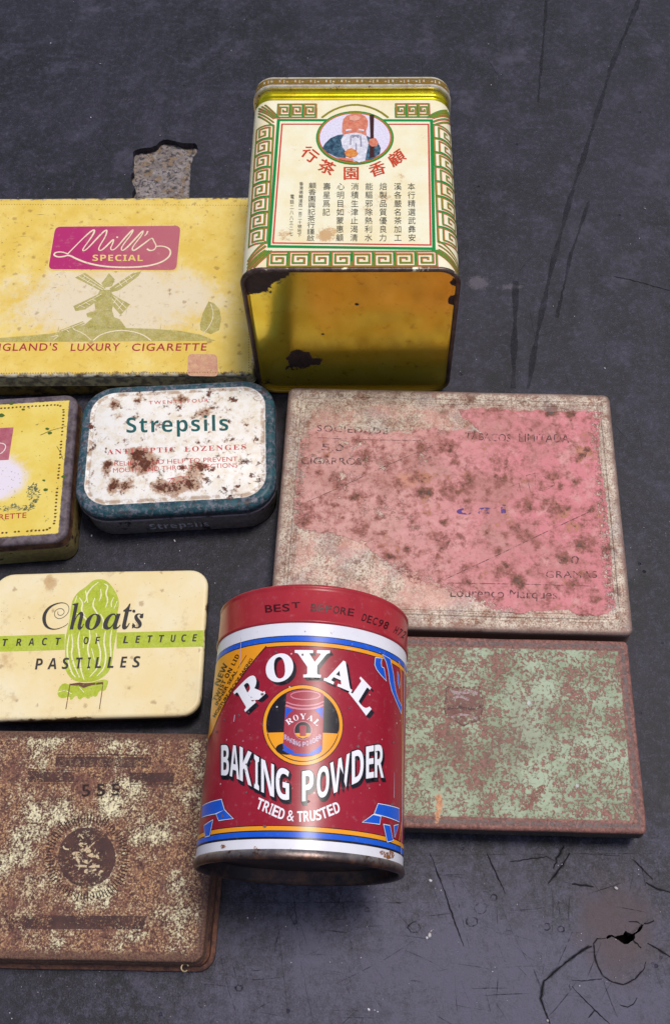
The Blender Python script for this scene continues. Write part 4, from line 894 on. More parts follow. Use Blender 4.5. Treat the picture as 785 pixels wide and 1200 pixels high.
def tea_mat():
    g = G('cream_tea_lacquer'); n = g.noise(70, 5, .65, seed=1); n2 = g.noise(320, 5, .7, seed=2)
    c = g.mix(g.ss(n, .35, .68), C(240, 234, 206), C(236, 222, 178))
    sp = [tea_tl(u, v) + (r / 2300, r * 1.1 / 2300, a) for u, v, r, a in ((384, 274, 17, .8), (378, 277, 10, .5), (333, 276, 14, .7), (450, 232, 18, .55), (345, 172, 14, .4), (402, 247, 15, .55), (470, 208, 13, .5), (430, 246, 17, .4), (340, 215, 14, .35), (497, 160, 10, .4), (360, 236, 10, .4))]
    st = g.ss(g.add(g.spots(sp), g.mul(g.m('SUBTRACT', g.noise(700, 6, .78, seed=6), .5), 2.4)), .35, .85); c = g.mix(g.mul(st, .75), c, C(190, 136, 74))
    c = g.mix(g.mul(tea_wear(g), .85), c, C(120, 92, 60))
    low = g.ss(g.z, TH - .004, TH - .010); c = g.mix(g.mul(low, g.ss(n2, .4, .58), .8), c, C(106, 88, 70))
    er = g.mul(g.ss(g.add(g.y, g.mul(g.m('SUBTRACT', n2, .5), .004)), -TL_ / 2 + .0016, -TL_ / 2 + .0004), g.ss(n, .4, .5)); c = g.mix(er, c, C(96, 78, 60))
    return g.finish(c, g.add(.28, g.mul(n2, .2)), 0, .26, height=g.add(dents(g, .8), g.mul(n2, .05)), dist=.0008, strength=.4)
def gold_mat(name, c1, c2, rough=.2, rust=None, bumpy=.4, metal=.85):
    g = G(name); n = g.noise(80, 4, .6, seed=1); n2 = g.noise(420, 5, .7, seed=2)
    c = g.mix(g.ss(n, .3, .7), C(*c1), C(*c2)); r = g.add(rough, g.mul(n2, .12)); m_ = metal
    sp = g.ss(n2, .67, .72); c = g.mix(sp, c, C(70, 48, 30)); c = g.mix(g.mul(g.ss(g.noise(190, 5, .72, seed=16), .56, .68), .5), c, C(168, 116, 34))
    if rust:
        k = rust(g); c = g.mix(k, c, g.mix(g.ss(n2, .4, .6), C(36, 24, 22), C(66, 44, 34))); m_ = g.mul(g.inv(k), metal); r = g.add(g.mul(k, .5), r)
    return g.finish(c, r, m_, .5, height=g.add(dents(g, .6), g.mul(n2, .03)), dist=.0008, strength=bumpy)
prof = [(.0003, -TL_ / 2 + .0008), (0, -TL_ / 2 + .002), (0, -TL_ / 6), (0, TL_ / 6), (0, yA - .0018), (.0002, yA - .0008), (.0007, yA - .0002), (.0016, yA)]
tea_body = from_bm('body', loft([tring(y, i) for i, y in prof], False, True), tea_mat(), tea)
nk = [(.0016, yA - .0005), (.0009, yA + .0002), (.0005, yA + .0010), (.0009, yA + .0018), (.0014, yA + .0021), (.0007, yA + .0026), (.0004, yA + .0034), (.0008, yB - .0002), (.0014, yB + .001)]
from_bm('neck', loft([tring(y, i) for i, y in nk]), gold_mat('yellow_gold', (206, 186, 14), (232, 214, 40), .22, lambda g: g.ss(g.noise(160, 5, .7, seed=5), .66, .70)), tea)
ld = [(.0008, yB + .0004), (-.0004, yB + .0002), (-.0009, yB + .0006), (-.0009, yB + .0011), (-.0005, yB + .0016), (-.0005, yC - .0022), (-.0002, yC - .0010), (.0004, yC - .0003), (.0014, yC), (.0030, yC), (.0036, yC - .0006), (.006, yC - .0006)]
g = G('lid_tin'); n = g.noise(150, 5, .7); n2 = g.noise(500, 5, .7)
c = g.mix(g.ss(n, .4, .62), C(224, 216, 196), C(200, 184, 160)); c = g.mix(g.ss(n2, .58, .68), c, C(96, 78, 74))
tea_lid = from_bm('lid', loft([tring(y, i) for i, y in ld]), g.finish(c, .3, .3, .5, height=n2, dist=.0003, strength=.3), tea)
# rim bead round the base
bead = []
for k in range(13):
    a = 2 * math.pi * k / 12; bead.append(tring(-TL_ / 2 + .0009 - .0010 * math.cos(a) * 1.0, .0004 - .0010 * math.sin(a)))
g = G('worn_rim'); n = g.noise(200, 5, .75, seed=2); c = g.mix(g.ss(n, .42, .56), C(66, 50, 48), C(96, 78, 68)); c = g.mix(g.mul(g.ss(g.noise(130, 4, .7, seed=9), .54, .60), g.ss(g.z, TH - .004, TH)), c, C(232, 222, 196))
c = g.mix(g.ss(g.z, .010, .002), c, C(150, 122, 30))
from_bm('rim', loft(bead, False, False), g.finish(c, .4, .35, .5, height=n, dist=.0004), tea)
def plate_px(u, v):
    o, d = tea_local(u, v); t = (-TL_ / 2 + .0016 - o.y) / d.y; p = o + d * t; return p.x, p.z
def plate_rust(g):
    n = g.noise(330, 6, .72, seed=21); r = None
    for u, v, rx, rz, a in ((290, 326, .0150, .0135, 1.25), (318, 322, .0105, .0060, .9), (352, 422, .0085, .0090, 1.15), (366, 424, .0075, .0040, 1.0), (533, 331, .0032, .0032, 1.0), (531, 352, .0030, .0048, 1.05), (418, 357, .0012, .0011, 1.0), (378, 392, .0012, .0010, .8), (312, 448, .007, .004, .5), (340, 432, .004, .003, .6)):
        x, z = plate_px(u, v); dx = g.m('DIVIDE', g.m('SUBTRACT', g.x, x), rx); dz = g.m('DIVIDE', g.m('SUBTRACT', g.z, z), rz)
        k = g.mul(g.ss(g.m('SQRT', g.add(g.mul(dx, dx), g.mul(dz, dz))), 1.15, .25), a); r = k if r is None else g.mx(r, k)
    return g.ss(g.add(r, g.mul(g.m('SUBTRACT', n, .5), 2.2)), .48, .56)
pl = [(.0005, -TL_ / 2 + .0040), (.0006, -TL_ / 2 + .0012), (.0010, -TL_ / 2 + .0014), (.0022, -TL_ / 2 + .0018), (.0026, -TL_ / 2 + .0018)]
from_bm('base_plate', loft([tring(y, i) for i, y in pl], False, True), gold_mat('gold_base', (244, 208, 56), (250, 222, 80), .10, plate_rust, .35, .72), tea)
# --- its print
def tea_art(): return Art(tea_tl)
tgreen = ink('tea_green', (22, 138, 66), tea_wear, rough=.3); tred = ink('tea_red', (206, 58, 50), tea_wear, rough=.3); tolive = ink('tea_olive', (146, 136, 28), tea_wear, rough=.3); tblack = ink('tea_black', (62, 62, 54), tea_wear, rough=.35); tcream = ink('tea_cream', (240, 235, 208), tea_wear, rough=.3); tpink = ink('tea_pink', (214, 84, 84), tea_wear, rough=.3)
E_ = 1 / 2330
FR = [(326.4, 140.8), (505.4, 141.2), (508.2, 291.6), (315.4, 288.8)]
A = tea_art(); A.stroke(FR, 3.0 * E_, closed=True); tea_print(A, 'panel_frame', tgreen, tea_body, 2)
A = tea_art(); A.stroke([(330.6, 145.6), (501.8, 145.8), (504.4, 287.2), (320.0, 284.8)], 1.5 * E_, closed=True); tea_print(A, 'panel_line', tred, tea_body, 2)
# fret border: square spirals laid along the four sides
def fret(A, p0, p1, inward, depth, n, w, mirror=True):
    """p0->p1 outer edge in surface metres; inward unit vector"""
    p0, p1, inw = Vector(p0), Vector(p1), Vector(inward); d = (p1 - p0); L = d.length; d.normalize(); U = L / n
    for i in range(n):
        m_ = mirror and i >= n / 2
        q = lambda a, b: tuple(p0 + d * (U * (i + ((1 - a) if m_ else a))) + inw * depth * b)
        A.stroke([q(*t) for t in ((.03, .97), (.03, .03), (.95, .03), (.95, .78), (.20, .78), (.20, .24), (.74, .24), (.74, .56), (.44, .56), (.44, .42))], w, local=True)
        A.stroke([q(*t) for t in ((.04, .96), (.98, .96), (.98, .3))], w, local=True)
yT0, yT1 = tea_tl(410, 121.5)[1], tea_tl(410, 138)[1]; yB0, yB1 = tea_tl(410, 294)[1], tea_tl(410, 312.5)[1]
xL0, xL1 = tea_tl(296, 215)[0], tea_tl(318.5, 215)[0]; xR1, xR0 = tea_tl(508, 215)[0], tea_tl(532, 215)[0]
def frets(w, dx=0.0, dy=0.0):
    A = tea_art(); m_ = .0040
    fret(A, (xL1 + .0005 + dx, yT0 + dy), (-.0150 + dx, yT0 + dy), (0, -1), yT0 - yT1, 3, w, False); fret(A, (xR1 - .0005 + dx, yT0 + dy), (.0185 + dx, yT0 + dy), (0, -1), yT0 - yT1, 3, w, False)
    fret(A, (xL1 + dx, yB1 + dy), (xR1 + dx, yB1 + dy), (0, 1), yB0 - yB1, 8, w)
    fret(A, (xL0 + dx, yT1 - .004 + dy), (xL0 + .0004 + dx, yB0 + .004 + dy), (1, 0), xL1 - xL0 - .0004, 8, w); fret(A, (xR0 + dx, yT1 - .004 + dy), (xR0 - .0002 + dx, yB0 + .004 + dy), (-1, 0), xR0 - xR1 - .0004, 8, w)
    for sx, x0, x1 in ((1, xL0, xL1), (-1, xR0, xR1)):
        for k in (0, .28, .56):
            A.stroke([(x0 + sx * (.0006 + k * .006) + dx, yT0 + dy), (x1 + sx * k * .003 + dx, yT1 - .0002 + dy)], w, local=True); A.stroke([(x0 + sx * .0006 + dx, yT0 - .0015 - k * .006 + dy), (x1 - sx * .0008 + dx, yT1 - .0005 - k * .008 + dy)], w, local=True)
            A.stroke([(x0 + sx * (.0006 + k * .006) + dx, yB1 + dy), (x1 + sx * k * .003 + dx, yB0 + .0002 + dy)], w, local=True); A.stroke([(x0 + sx * .0006 + dx, yB1 + .0015 + k * .006 + dy), (x1 - sx * .0008 + dx, yB0 + .0005 + k * .008 + dy)], w, local=True)
    return A
tea_print(frets(2.1 * E_, .35 * E_, -.4 * E_), 'fret_border_shadow', tpink, tea_body, 1)
tea_print(frets(1.45 * E_), 'fret_border', tolive, tea_body, 2)
tea_print(frets(.7 * E_, -.5 * E_, .4 * E_), 'fret_border_line', tgreen, tea_body, 3)
# arch over the medallion, then the medallion
A = tea_art(); A.stroke([(377, 138), (388, 130), (402, 124.5), (416, 122.5), (430, 124.5), (444, 130), (455, 138)], 2.2 * E_, smooth=1); tea_print(A, 'arch_line', tolive, tea_body, 3)
mc = (415.8, 161.8)
for nm, rx, ry, mt, k in (('medallion_rim', 45.5, 31.5, tgreen, 3), ('medallion_ring', 43.8, 30.2, tolive, 4), ('medallion_edge', 42.2, 28.8, tpink, 5), ('medallion_ground', 41.2, 28.0, ink('pale_lavender', (226, 220, 238), rough=.3), 6)):
    A = tea_art(); A.ellipse(*mc, rx, ry, 48); tea_print(A, nm, mt, tea_body, k)
oz = Z(340, 120, .2038)
def pic(name, col, k, polys, col2=None):
    A = tea_art()
    for L in polys: A.poly(oz(L))
    tea_print(A, name, ink(name + '_ink', col, tea_wear, rough=.3, color2=col2, blotch=700), tea_body, k)
pic('robe_picture', (38, 62, 82), 7, [[(185, 265), (200, 240), (232, 208), (275, 190), (310, 186), (320, 330), (265, 318), (215, 292)], [(430, 190), (500, 225), (520, 265), (515, 300), (470, 330), (432, 335)]], (84, 120, 140))
pic('staff_picture', (66, 34, 34), 8, [[(456, 74), (482, 74), (480, 180), (484, 318), (456, 324), (460, 190)]])
pic('face_picture', (208, 116, 92), 9, [[(300, 130), (305, 100), (325, 80), (360, 68), (400, 68), (432, 84), (448, 110), (446, 140), (436, 165), (440, 205), (400, 225), (350, 225), (310, 205), (298, 170)], [(455, 215), (490, 208), (506, 232), (500, 256), (468, 258), (450, 240)], [(265, 318), (320, 322), (365, 330), (360, 345), (300, 336)]], (222, 142, 112))
pic('beard_picture', (232, 230, 238), 10, [[(310, 190), (345, 182), (378, 178), (410, 184), (436, 196), (450, 240), (438, 300), (430, 342), (395, 350), (365, 335), (330, 300), (300, 262), (292, 220)], [(318, 160), (352, 156), (352, 164), (320, 170)], [(392, 156), (424, 160), (424, 170), (392, 164)]], (206, 204, 218))
pic('beard_lines', (150, 146, 164), 11, [[(345, 195), (352, 196), (350, 250), (344, 250)], [(400, 196), (408, 196), (412, 260), (404, 260)], [(376, 240), (382, 240), (384, 310), (376, 310)], [(352, 192), (398, 192), (394, 212), (376, 200), (356, 212)]])
pic('peach_picture', (214, 110, 56), 12, [[(312, 292), (330, 274), (352, 268), (378, 280), (392, 300), (378, 316), (345, 322), (318, 312)]], (226, 160, 80))
pic('forehead_light', (232, 168, 146), 12, [[(340, 88), (375, 78), (402, 88), (400, 104), (368, 112), (342, 106)]])
# printed characters
def cjk(A, ch, cx, cy, w, h, ang=0.0, bold=.0):
    v, f = glyphs(ch, bold); ca, sa = math.cos(math.radians(ang)), math.sin(math.radians(ang)); pts = []
    for x, y in v:
        a, b = (x - .5) * w, -(y - .38) * h; pts.append(A.tl(cx + a * ca - b * sa, cy + a * sa + b * ca))
    A.raw(pts, f)
A = tea_art()
for ch, x, y, a in (('行', 363.4, 181, 38), ('茶', 383, 196, 24), ('園', 411.5, 203, 0), ('香', 442, 198, -18), ('顧', 464.5, 185, -34)): [cjk(A, ch, x + q, y, 20, 17, a) for q in (-.45, 0, .45)]
tea_print(A, 'title_lettering', ink('tea_orange_red', (204, 66, 34), tea_wear, rough=.3), tea_body, 3)
A = tea_art()
for txt, xt, xb in (('本行精選武彝安', 481.8, 482.6), ('溪各嚴名茶加工', 466, 466), ('焙製品質優良力', 449, 448.6), ('能驅邪除熱利水', 432.4, 431.6), ('消積生津止渴清', 415.8, 414.8), ('心明目如蒙惠顧', 399.2, 398), ('壽星爲記', 383, 381.6)):
    for i, ch in enumerate(txt): cjk(A, ch, xt + (xb - xt) * i / 6, 218.6 + i * 10.0, 9.4, 9.2)
for i, ch in enumerate('顧香園興記茶行謹啟'): cjk(A, ch, 366.2 - i * .28, 217.5 + i * 7.7, 9.4, 7.6)
for i, ch in enumerate('香港德輔道西一百二十號地下'): cjk(A, ch, 353.2 - i * .2, 215.5 + i * 5.0, 5, 4.8)
for i, ch in enumerate('電話二八八三二七'): cjk(A, ch, 342.5 - i * .2, 230.5 + i * 6.2, 5, 5.6)
tea_print(A, 'lettering', tblack, tea_body, 2)
A = tea_art(); yl0, yl1 = yB + .0022, yC - .0026
fret(A, (-TW / 2 - .001, yl1), (TW / 2 + .001, yl1), (0, -1), yl1 - yl0, 13, 1.6 * E_)
tea_print(A, 'lid_fret', ink('lid_olive', (128, 108, 30), lambda g: g.ss(g.noise(400, 5, .7), .58, .66), rough=.35), tea_lid, 2, .0005)
A = tea_art(); fret(A, (-TW / 2 - .001, yl1 - .0003), (TW / 2 + .001, yl1 - .0003), (0, -1), yl1 - yl0, 13, .5 * E_)
tea_print(A, 'lid_fret_line', ink('lid_red', (156, 104, 44), lambda g: g.ss(g.noise(400, 5, .7), .5, .58), rough=.35), tea_lid, 3, .0005)

# ================================================================== baking powder can lying across the flat tins
CR, CL = .0320, .0834
can_yaw, can_tilt = math.radians(-1.77), math.radians(1.55)
can = thing('baking_powder_can', 'red baking powder can with a red lid lying on the mint green tin', 'can', (-.0231, -.1529, .0482))
can.rotation_euler = (can_tilt, 0, can_yaw)
can_M = Matrix.Translation(can.location) @ Matrix.Rotation(can_yaw, 4, 'Z') @ Matrix.Rotation(can_tilt, 4, 'X'); can_I = can_M.inverted()
def can_tl(u, v, R=CR):
    o = can_I @ cam.location; d = can_I.to_3x3() @ ray(u, v); o2, d2 = Vector((o.x, o.z)), Vector((d.x, d.z))
    a, b, c_ = d2.dot(d2), o2.dot(d2), o2.dot(o2) - R * R; t = (-b - math.sqrt(max(0, b * b - a * c_))) / a; p = o + d * t
    return (CR * math.atan2(p.x, p.z), p.y)
def can_wrap(k, R=CR):
    r = R + LAY * k
    w = lambda a, s_: Vector((r * math.sin(a / CR), s_, r * math.cos(a / CR)))
    w.up = lambda a, s_: Vector((math.sin(a / CR), 0, math.cos(a / CR))); w.normal = lambda co: tuple(Vector((co.x, 0, co.z)).normalized())
    return w
can_cuts = [CR * math.radians(a) for a in range(-180, 181, 3)]
def can_print(A, name, mat, parent, k, R=CR): return wrap_flat(A, name, mat, parent, can_cuts, can_wrap(k, R))
def cring(r, y, n=120): return [(r * math.sin(2 * math.pi * i / n), y, r * math.cos(2 * math.pi * i / n)) for i in range(n)]
def can_wear(g):
    ch = g.ss(g.vor(230), .075, .05); ms = g.ss(g.noise(45, 3, .6, seed=4), .42, .52); sc1 = g.ss(g.noise(300, 5, .7, seed=8), .675, .70); ln = g.ss(g.noise(1, 3, .6, vec=g.vscale(60, 1100, 60, rot=.5), seed=9), .72, .76)
    return g.mx(g.mx(g.mul(ch, ms), sc1), g.mul(ln, .6))
def lacquer(name, col, col2=None, wear=can_wear, chip=(214, 206, 206), rough=.26):
    g = G(name); n = g.noise(60, 4, .6, seed=2); n2 = g.noise(500, 5, .7, seed=3); c = C(*col)
    if col2: c = g.mix(g.ss(n, .35, .65), c, C(*col2))
    c = g.mix(g.mul(g.ss(n2, .55, .75), .25), c, g.mix(.6, c, (.5, .45, .45, 1)))
    if wear: c = g.mix(g.mul(wear(g), .8), c, C(*chip))
    return g.finish(c, g.add(rough, g.mul(n2, .15)), 0, .26, height=g.add(dents(g, 1.0), g.mul(n2, .02)), dist=.0006, strength=.5, coat=.14, coat_rough=.22)
sL = can_tl(365, 729)[1]; sTop = CL
body_prof = [(CR, .0022), (CR, .02), (CR, .04), (CR, .06), (CR, sL + .002)]
white_m = lacquer('can_white', (232, 230, 238), (222, 220, 230), chip=(150, 130, 110))
can_body = from_bm('body', loft([cring(r, y) for r, y in body_prof], False, True), white_m, can, 60)
LR = CR + .0002
lid_prof = [(CR - .0006, sL - .0002), (LR - .0001, sL - .0003), (LR + .0003, sL), (LR + .0003, sL + .0006), (LR, sL + .0010), (LR, sTop - .0022), (LR - .0002, sTop - .0016), (LR + .0002, sTop - .0011), (LR + .0002, sTop - .0005), (LR - .0003, sTop), (LR - .0014, sTop), (LR - .0020, sTop - .0015), (LR - .003, sTop - .0015), (.012, sTop - .0015)]
can_lid = from_bm('lid', loft([cring(r, y) for r, y in lid_prof]), lacquer('lid_red', (160, 34, 46), (172, 46, 56), chip=(110, 60, 56)), can, 60)
rim_prof = [(CR - .0001, .0029), (CR + .0003, .0025), (CR + .0006, .0018), (CR + .0006, .0008), (CR + .0003, .0001), (CR - .0004, -.0002), (CR - .0012, .0002), (CR - .0016, .0012), (CR - .0017, .0036), (CR - .0022, .0042), (.014, .0042)]
g = G('tarnished_steel'); n = g.noise(160, 6, .72, seed=1); n2 = g.noise(600, 5, .7, seed=2)
c = g.mix(g.ss(n, .38, .62), C(122, 114, 114), C(168, 160, 158)); c = g.mix(g.ss(g.noise(230, 5, .72, seed=4), .52, .62), c, C(92, 64, 54)); c = g.mix(g.ss(g.y, .0002, .0030), g.mix(g.ss(n, .46, .6), C(64, 48, 46), C(104, 70, 54)), c)
rr_ = g.m('SQRT', g.add(g.mul(g.x, g.x), g.mul(g.z, g.z))); c = g.mix(g.ss(rr_, CR - .0008, CR - .0014), c, g.mix(g.ss(n, .42, .6), C(52, 44, 46), C(88, 62, 52)))
from_bm('bottom_rim', loft([cring(r, y) for r, y in rim_prof], False, True), g.finish(c, g.add(.25, g.mul(n2, .3)), .7, .5, height=n2, dist=.0003, strength=.4), can, 50)
def can_art(): return Art(can_tl)
def band(name, s0, s1, mat, k, a0=-180, a1=180):
    n = max(8, int((a1 - a0) / 3)); r = CR + LAY * k; bm = bmesh.new()
    vs = [[bm.verts.new((r * math.sin(math.radians(a0 + (a1 - a0) * i / n)), s_, r * math.cos(math.radians(a0 + (a1 - a0) * i / n)))) for s_ in (s0, s1)] for i in range(n + 1)]
    for p, q in zip(vs, vs[1:]): bm.faces.new((p[0], q[0], q[1], p[1]))
    me = bpy.data.meshes.new(name); bm.to_mesh(me); bm.free()
    for p in me.polygons: p.use_smooth = True
    return link(name, me, mat, can_body)
S = lambda y, x=365: can_tl(x, y)[1]
red_m = lacquer('can_red', (150, 24, 44), (158, 30, 50)); blue_m = lacquer('can_blue', (22, 86, 204), (28, 94, 212)); org_m = lacquer('can_orange', (240, 154, 22), (244, 164, 36)); navy_m = lacquer('can_black', (26, 22, 32)); wht_m = lacquer('can_print_white', (240, 238, 244), wear=can_wear, chip=(150, 60, 70)); yel_m = org_m
band('black_border', S(745.0), S(984.6), navy_m, 1); band('blue_band', S(746.0), S(751.6), blue_m, 2); band('orange_band', S(752.8), S(757.0), org_m, 2)
band('red_panel', S(758.0), S(969.8, 385), red_m, 2); band('orange_band', S(970.8, 385), S(975.8, 385), org_m, 2); band('blue_band', S(977.2, 385), S(983.4, 385), blue_m, 2)
# orange corner flag with its small print
pA, pB = can_tl(312.5, 757.4), can_tl(249.6, 858)
A = can_art(); A.poly([pA, pB, (-.075, pB[1] - .006), (-.075, S(753.5)), (pA[0], S(753.5))], True); can_print(A, 'orange_corner', org_m, can_body, 3)
A = can_art(); A.stroke([pA, pB, (-.06, pB[1] - .012)], .00035, local=True); can_print(A, 'corner_line', navy_m, can_body, 4)
A = can_art()
A.text(SANS_B('NEW'), (257.2, 804), (268.0, 779), 6.0); A.text(SANS_B('TWIST ON LID'), (254.0, 822), (281.6, 768.5), 4.6, space=1.1); A.text('INNER SEAL', (255.5, 827), (279.2, 786.5), 3.6, bold=.02); A.stroke([(279.5, 783.5), (289.5, 768)], .00022); A.text('MOISTURE-PROOF BAKING', (252.6, 841), (297.0, 773.0), 3.5, bold=.02)
can_print(A, 'corner_lettering', ink('corner_black', (48, 30, 20), can_wear, rough=.3), can_body, 5)
# ROYAL
RQ = [('R', (288.2, 834.5), (311.5, 813.0), (274.0, 811.5), (300.5, 783.5)), ('O', (313.5, 803.0), (346.0, 795.0), (310.5, 770.5), (341.5, 762.5)), ('Y', (346.5, 794.0), (384.5, 794.5), (345.5, 762.0), (386.5, 762.5)), ('A', (379.0, 797.5), (411.5, 811.5), (388.5, 767.0), (418.5, 783.0)), ('L', (408.0, 812.0), (430.0, 841.0), (422.0, 793.0), (442.5, 815.0))]
def royal(bold, dx, dy):
    A = can_art()
    for ch, bl, br, tl_, tr_ in RQ: A.text(SERIF(ch), bl, br, 1, fit='box', tl=tl_, tr=tr_, bold=bold, dx=dx, dy=dy)
    return A
for k_ in range(4): can_print(royal(.012, 1.0 + k_ * .9, 1.0 + k_ * .9), 'lettering_shadow', navy_m, can_body, 3)
can_print(royal(.026, 0, 0), 'lettering', wht_m, can_body, 5)
# BAKING POWDER
bx_ = [259, 273, 287, 301, 314, 331, 345, 360, 378, 398, 418, 433, 449]; bt = [873.5, 872.5, 876, 886, 893.5, 900, 904.5, 904, 899, 888.5, 878, 874, 872]; bb_ = [908.5, 909.5, 917, 925, 932, 937.5, 940, 939, 935.5, 927, 916.5, 911, 911.5]
def itp(x, ys): return float(np.interp(x, bx_, ys))
BP = [('B', 260, 269), ('A', 270, 281), ('K', 281.5, 295.5), ('I', 298.3, 304), ('N', 306.5, 321.5), ('G', 323.5, 339), ('P', 354, 367.3), ('O', 371.3, 385.5), ('W', 386.5, 409.5), ('D', 411.8, 425.5), ('E', 428.3, 437.5), ('R', 438.5, 449)]
def bpow(grow, dx, dy):
    A = can_art()
    for ch, a, b in BP:
        a2, b2 = a - grow, b + grow
        A.text(SANS_B(ch), (a2, itp(a, bb_) + grow), (b2, itp(b, bb_) + grow), 1, fit='box', tl=(a2, itp(a, bt) - grow), tr=(b2, itp(b, bt) - grow), dx=dx, dy=dy, bold=.002 + grow * .018)
    return A
for k_ in range(4): can_print(bpow(1.3, k_ * .6, k_ * 1.3), 'lettering_shadow', navy_m, can_body, 3)
can_print(bpow(0, 0, 0), 'lettering', wht_m, can_body, 5)
A = can_art(); tr_x = [299, 330, 350, 375, 399]; tr_y = [946.5, 961.0, 963.5, 961.5, 951.5]
word = 'TRIED & TRUSTED'; cur = 299.5; adv = {' ': 3.2, 'I': 3.4, '&': 8.6}
scale = 100.0 / sum(adv.get(q, 7.0) for q in word)
for ch in word:
    w_ = adv.get(ch, 7.0) * scale
    if ch != ' ':
        a, b = cur + .4, cur + w_ - .5; ya, yb = float(np.interp(a, tr_x, tr_y)), float(np.interp(b, tr_x, tr_y)); sl = (yb - ya) / (b - a); ux = sl * 12 * .7
        A.text(SANS_B(ch), (a, ya), (b, yb), 1, fit='box', tl=(a + ux, ya - 12.5), tr=(b + ux, yb - 12.5))
    cur += w_
can_print(A, 'lettering', wht_m, can_body, 4)
# round emblem with the little can
ez = Z(300, 800, .1401); ec = (354.9, 850.0)
for nm, r1, mt, k in (('emblem_edge', 47.2, navy_m, 3), ('emblem_ring', 46.3, org_m, 4), ('emblem_line', 42.6, navy_m, 5)):
    A = can_art(); A.ellipse(*ec, r1, r1 * 1.01, 64); can_print(A, nm, mt, can_body, k)
A = can_art(); seg = []
for i in range(33):
    a = math.radians(8 + 164 * i / 32); seg.append((ec[0] + 41.6 * math.cos(a), ec[1] + 42 * math.sin(a)))
A.poly(seg + [(ec[0] - 41, ec[1] + 9), (ec[0] - 10, ec[1] + 8.5), (ec[0] + 41, ec[1] + 10)]); can_print(A, 'emblem_ground', org_m, can_body, 6)
def epic(name, mat, k, polys, strokes=()):
    A = can_art()
    for L in polys: A.poly(ez(L))
    for L, w_ in strokes: A.stroke(ez(L), w_ / 2950, smooth=1)
    can_print(A, name, mat, can_body, k)
ell = lambda cx, cy, rx, ry, n=20: [(cx + rx * math.cos(2 * math.pi * i / n), cy + ry * math.sin(2 * math.pi * i / n)) for i in range(n)]
mred = lacquer('mini_red', (158, 44, 62), (170, 58, 74), wear=None); mlite = lacquer('mini_pink', (206, 130, 146), wear=None); mlav = lacquer('mini_lavender', (196, 180, 206), wear=None)
epic('emblem_shadow', navy_m, 7, [ell(262, 555, 95, 50)]); epic('little_can', mred, 8, [[(255, 110), (567, 110), (566, 200), (552, 560), (530, 592), (460, 618), (390, 624), (310, 612), (250, 585), (228, 540), (248, 200)], ell(411, 110, 156, 50)])
epic('little_can_lines', mlite, 9, [], [([(290, 105), (320, 85), (410, 72), (510, 85), (542, 110), (510, 135), (410, 148), (315, 135), (290, 112)], 1.0), ([(255, 165), (320, 190), (410, 198), (505, 188), (566, 160)], 1.3), ([(250, 192), (320, 218), (410, 226), (505, 216), (562, 190)], 1.6)])
epic('little_can_blue', blue_m, 9, [[(252, 212), (318, 226), (276, 262), (246, 305)], [(560, 208), (486, 226), (528, 262), (552, 308)], [(222, 505), (265, 545), (330, 582), (300, 592), (240, 556)], [(545, 520), (500, 560), (450, 585), (470, 592), (540, 566)]], [([(226, 560), (290, 596), (390, 610), (480, 600), (545, 570)], 1.6)])
A = can_art(); A.ellipse(*ez([(393, 402)])[0], 10.4, 10.8, 28); can_print(A, 'little_ring', mlite, can_body, 9)
A = can_art(); A.ellipse(*ez([(393, 402)])[0], 9.6, 10, 28); can_print(A, 'little_disc', navy_m, can_body, 10)
epic('little_disc_ground', org_m, 11, [[(326, 425), (460, 425), (440, 452), (393, 470), (346, 452)]]); epic('tiny_can', mred, 12, [[(365, 368), (422, 368), (418, 450), (368, 450)], ell(393, 368, 29, 10)])
A = can_art()
for ch, x0, y0, x1, y1, hh in (('R', 272, 360, 318, 330, 6.8), ('O', 322, 326, 362, 312, 6.8), ('Y', 370, 310, 420, 308, 6.8), ('A', 424, 312, 470, 330, 6.8), ('L', 476, 336, 508, 368, 6.8)): A.text(SERIF(ch), *ez([(x0, y0), (x1, y1)]), hh)
can_print(A, 'little_lettering', wht_m, can_body, 11)
A = can_art()
for ch, x, y in zip('BAKINGPOWDER', (247, 270, 296, 316, 336, 362, 400, 428, 456, 484, 510, 534), (478, 492, 508, 518, 528, 536, 538, 530, 520, 508, 494, 478)): A.text(SANS_B(ch), *ez([(x - 10, y), (x + 12, y)]), 5.6)
can_print(A, 'little_lettering', mlav, can_body, 11)
# blue ribbons in the corners of the panel
def ribbon(z_, polys):
    A = can_art()
    for L in polys: A.stroke(z_(L), .00075, closed=True)
    can_print(A, 'ribbon_outline', navy_m, can_body, 3)
    A = can_art()
    for L in polys: A.stroke(z_(L), .00042, closed=True)
    can_print(A, 'ribbon_edge', wht_m, can_body, 4)
    A = can_art()
    for L in polys: A.poly(z_(L))
    can_print(A, 'ribbon', blue_m, can_body, 5)
ribbon(Z(420, 740, 1 / 12), [[(335, 330), (385, 430), (415, 560), (432, 700), (462, 830), (510, 950), (556, 1060), (592, 1150), (600, 1060), (556, 970), (520, 860), (500, 750), (482, 600), (455, 470), (440, 390)], [(236, 372), (320, 380), (310, 440), (318, 500), (352, 520), (382, 690), (310, 610), (255, 540), (226, 470)], [(542, 570), (560, 620), (575, 740), (566, 800), (545, 700)]])
ribbon(Z(210, 900, .3567), [[(78, 126), (140, 104), (150, 138), (120, 150), (76, 162)], [(124, 152), (150, 138), (178, 166), (132, 172)], [(84, 190), (112, 172), (102, 222), (88, 226)]])
ribbon(Z(210, 900, .3567), [[(652, 118), (720, 134), (720, 176), (640, 150)], [(636, 154), (660, 160), (656, 184), (602, 178)], [(670, 186), (690, 190), (700, 238), (682, 242)], [(704, 190), (718, 186), (706, 226)]])
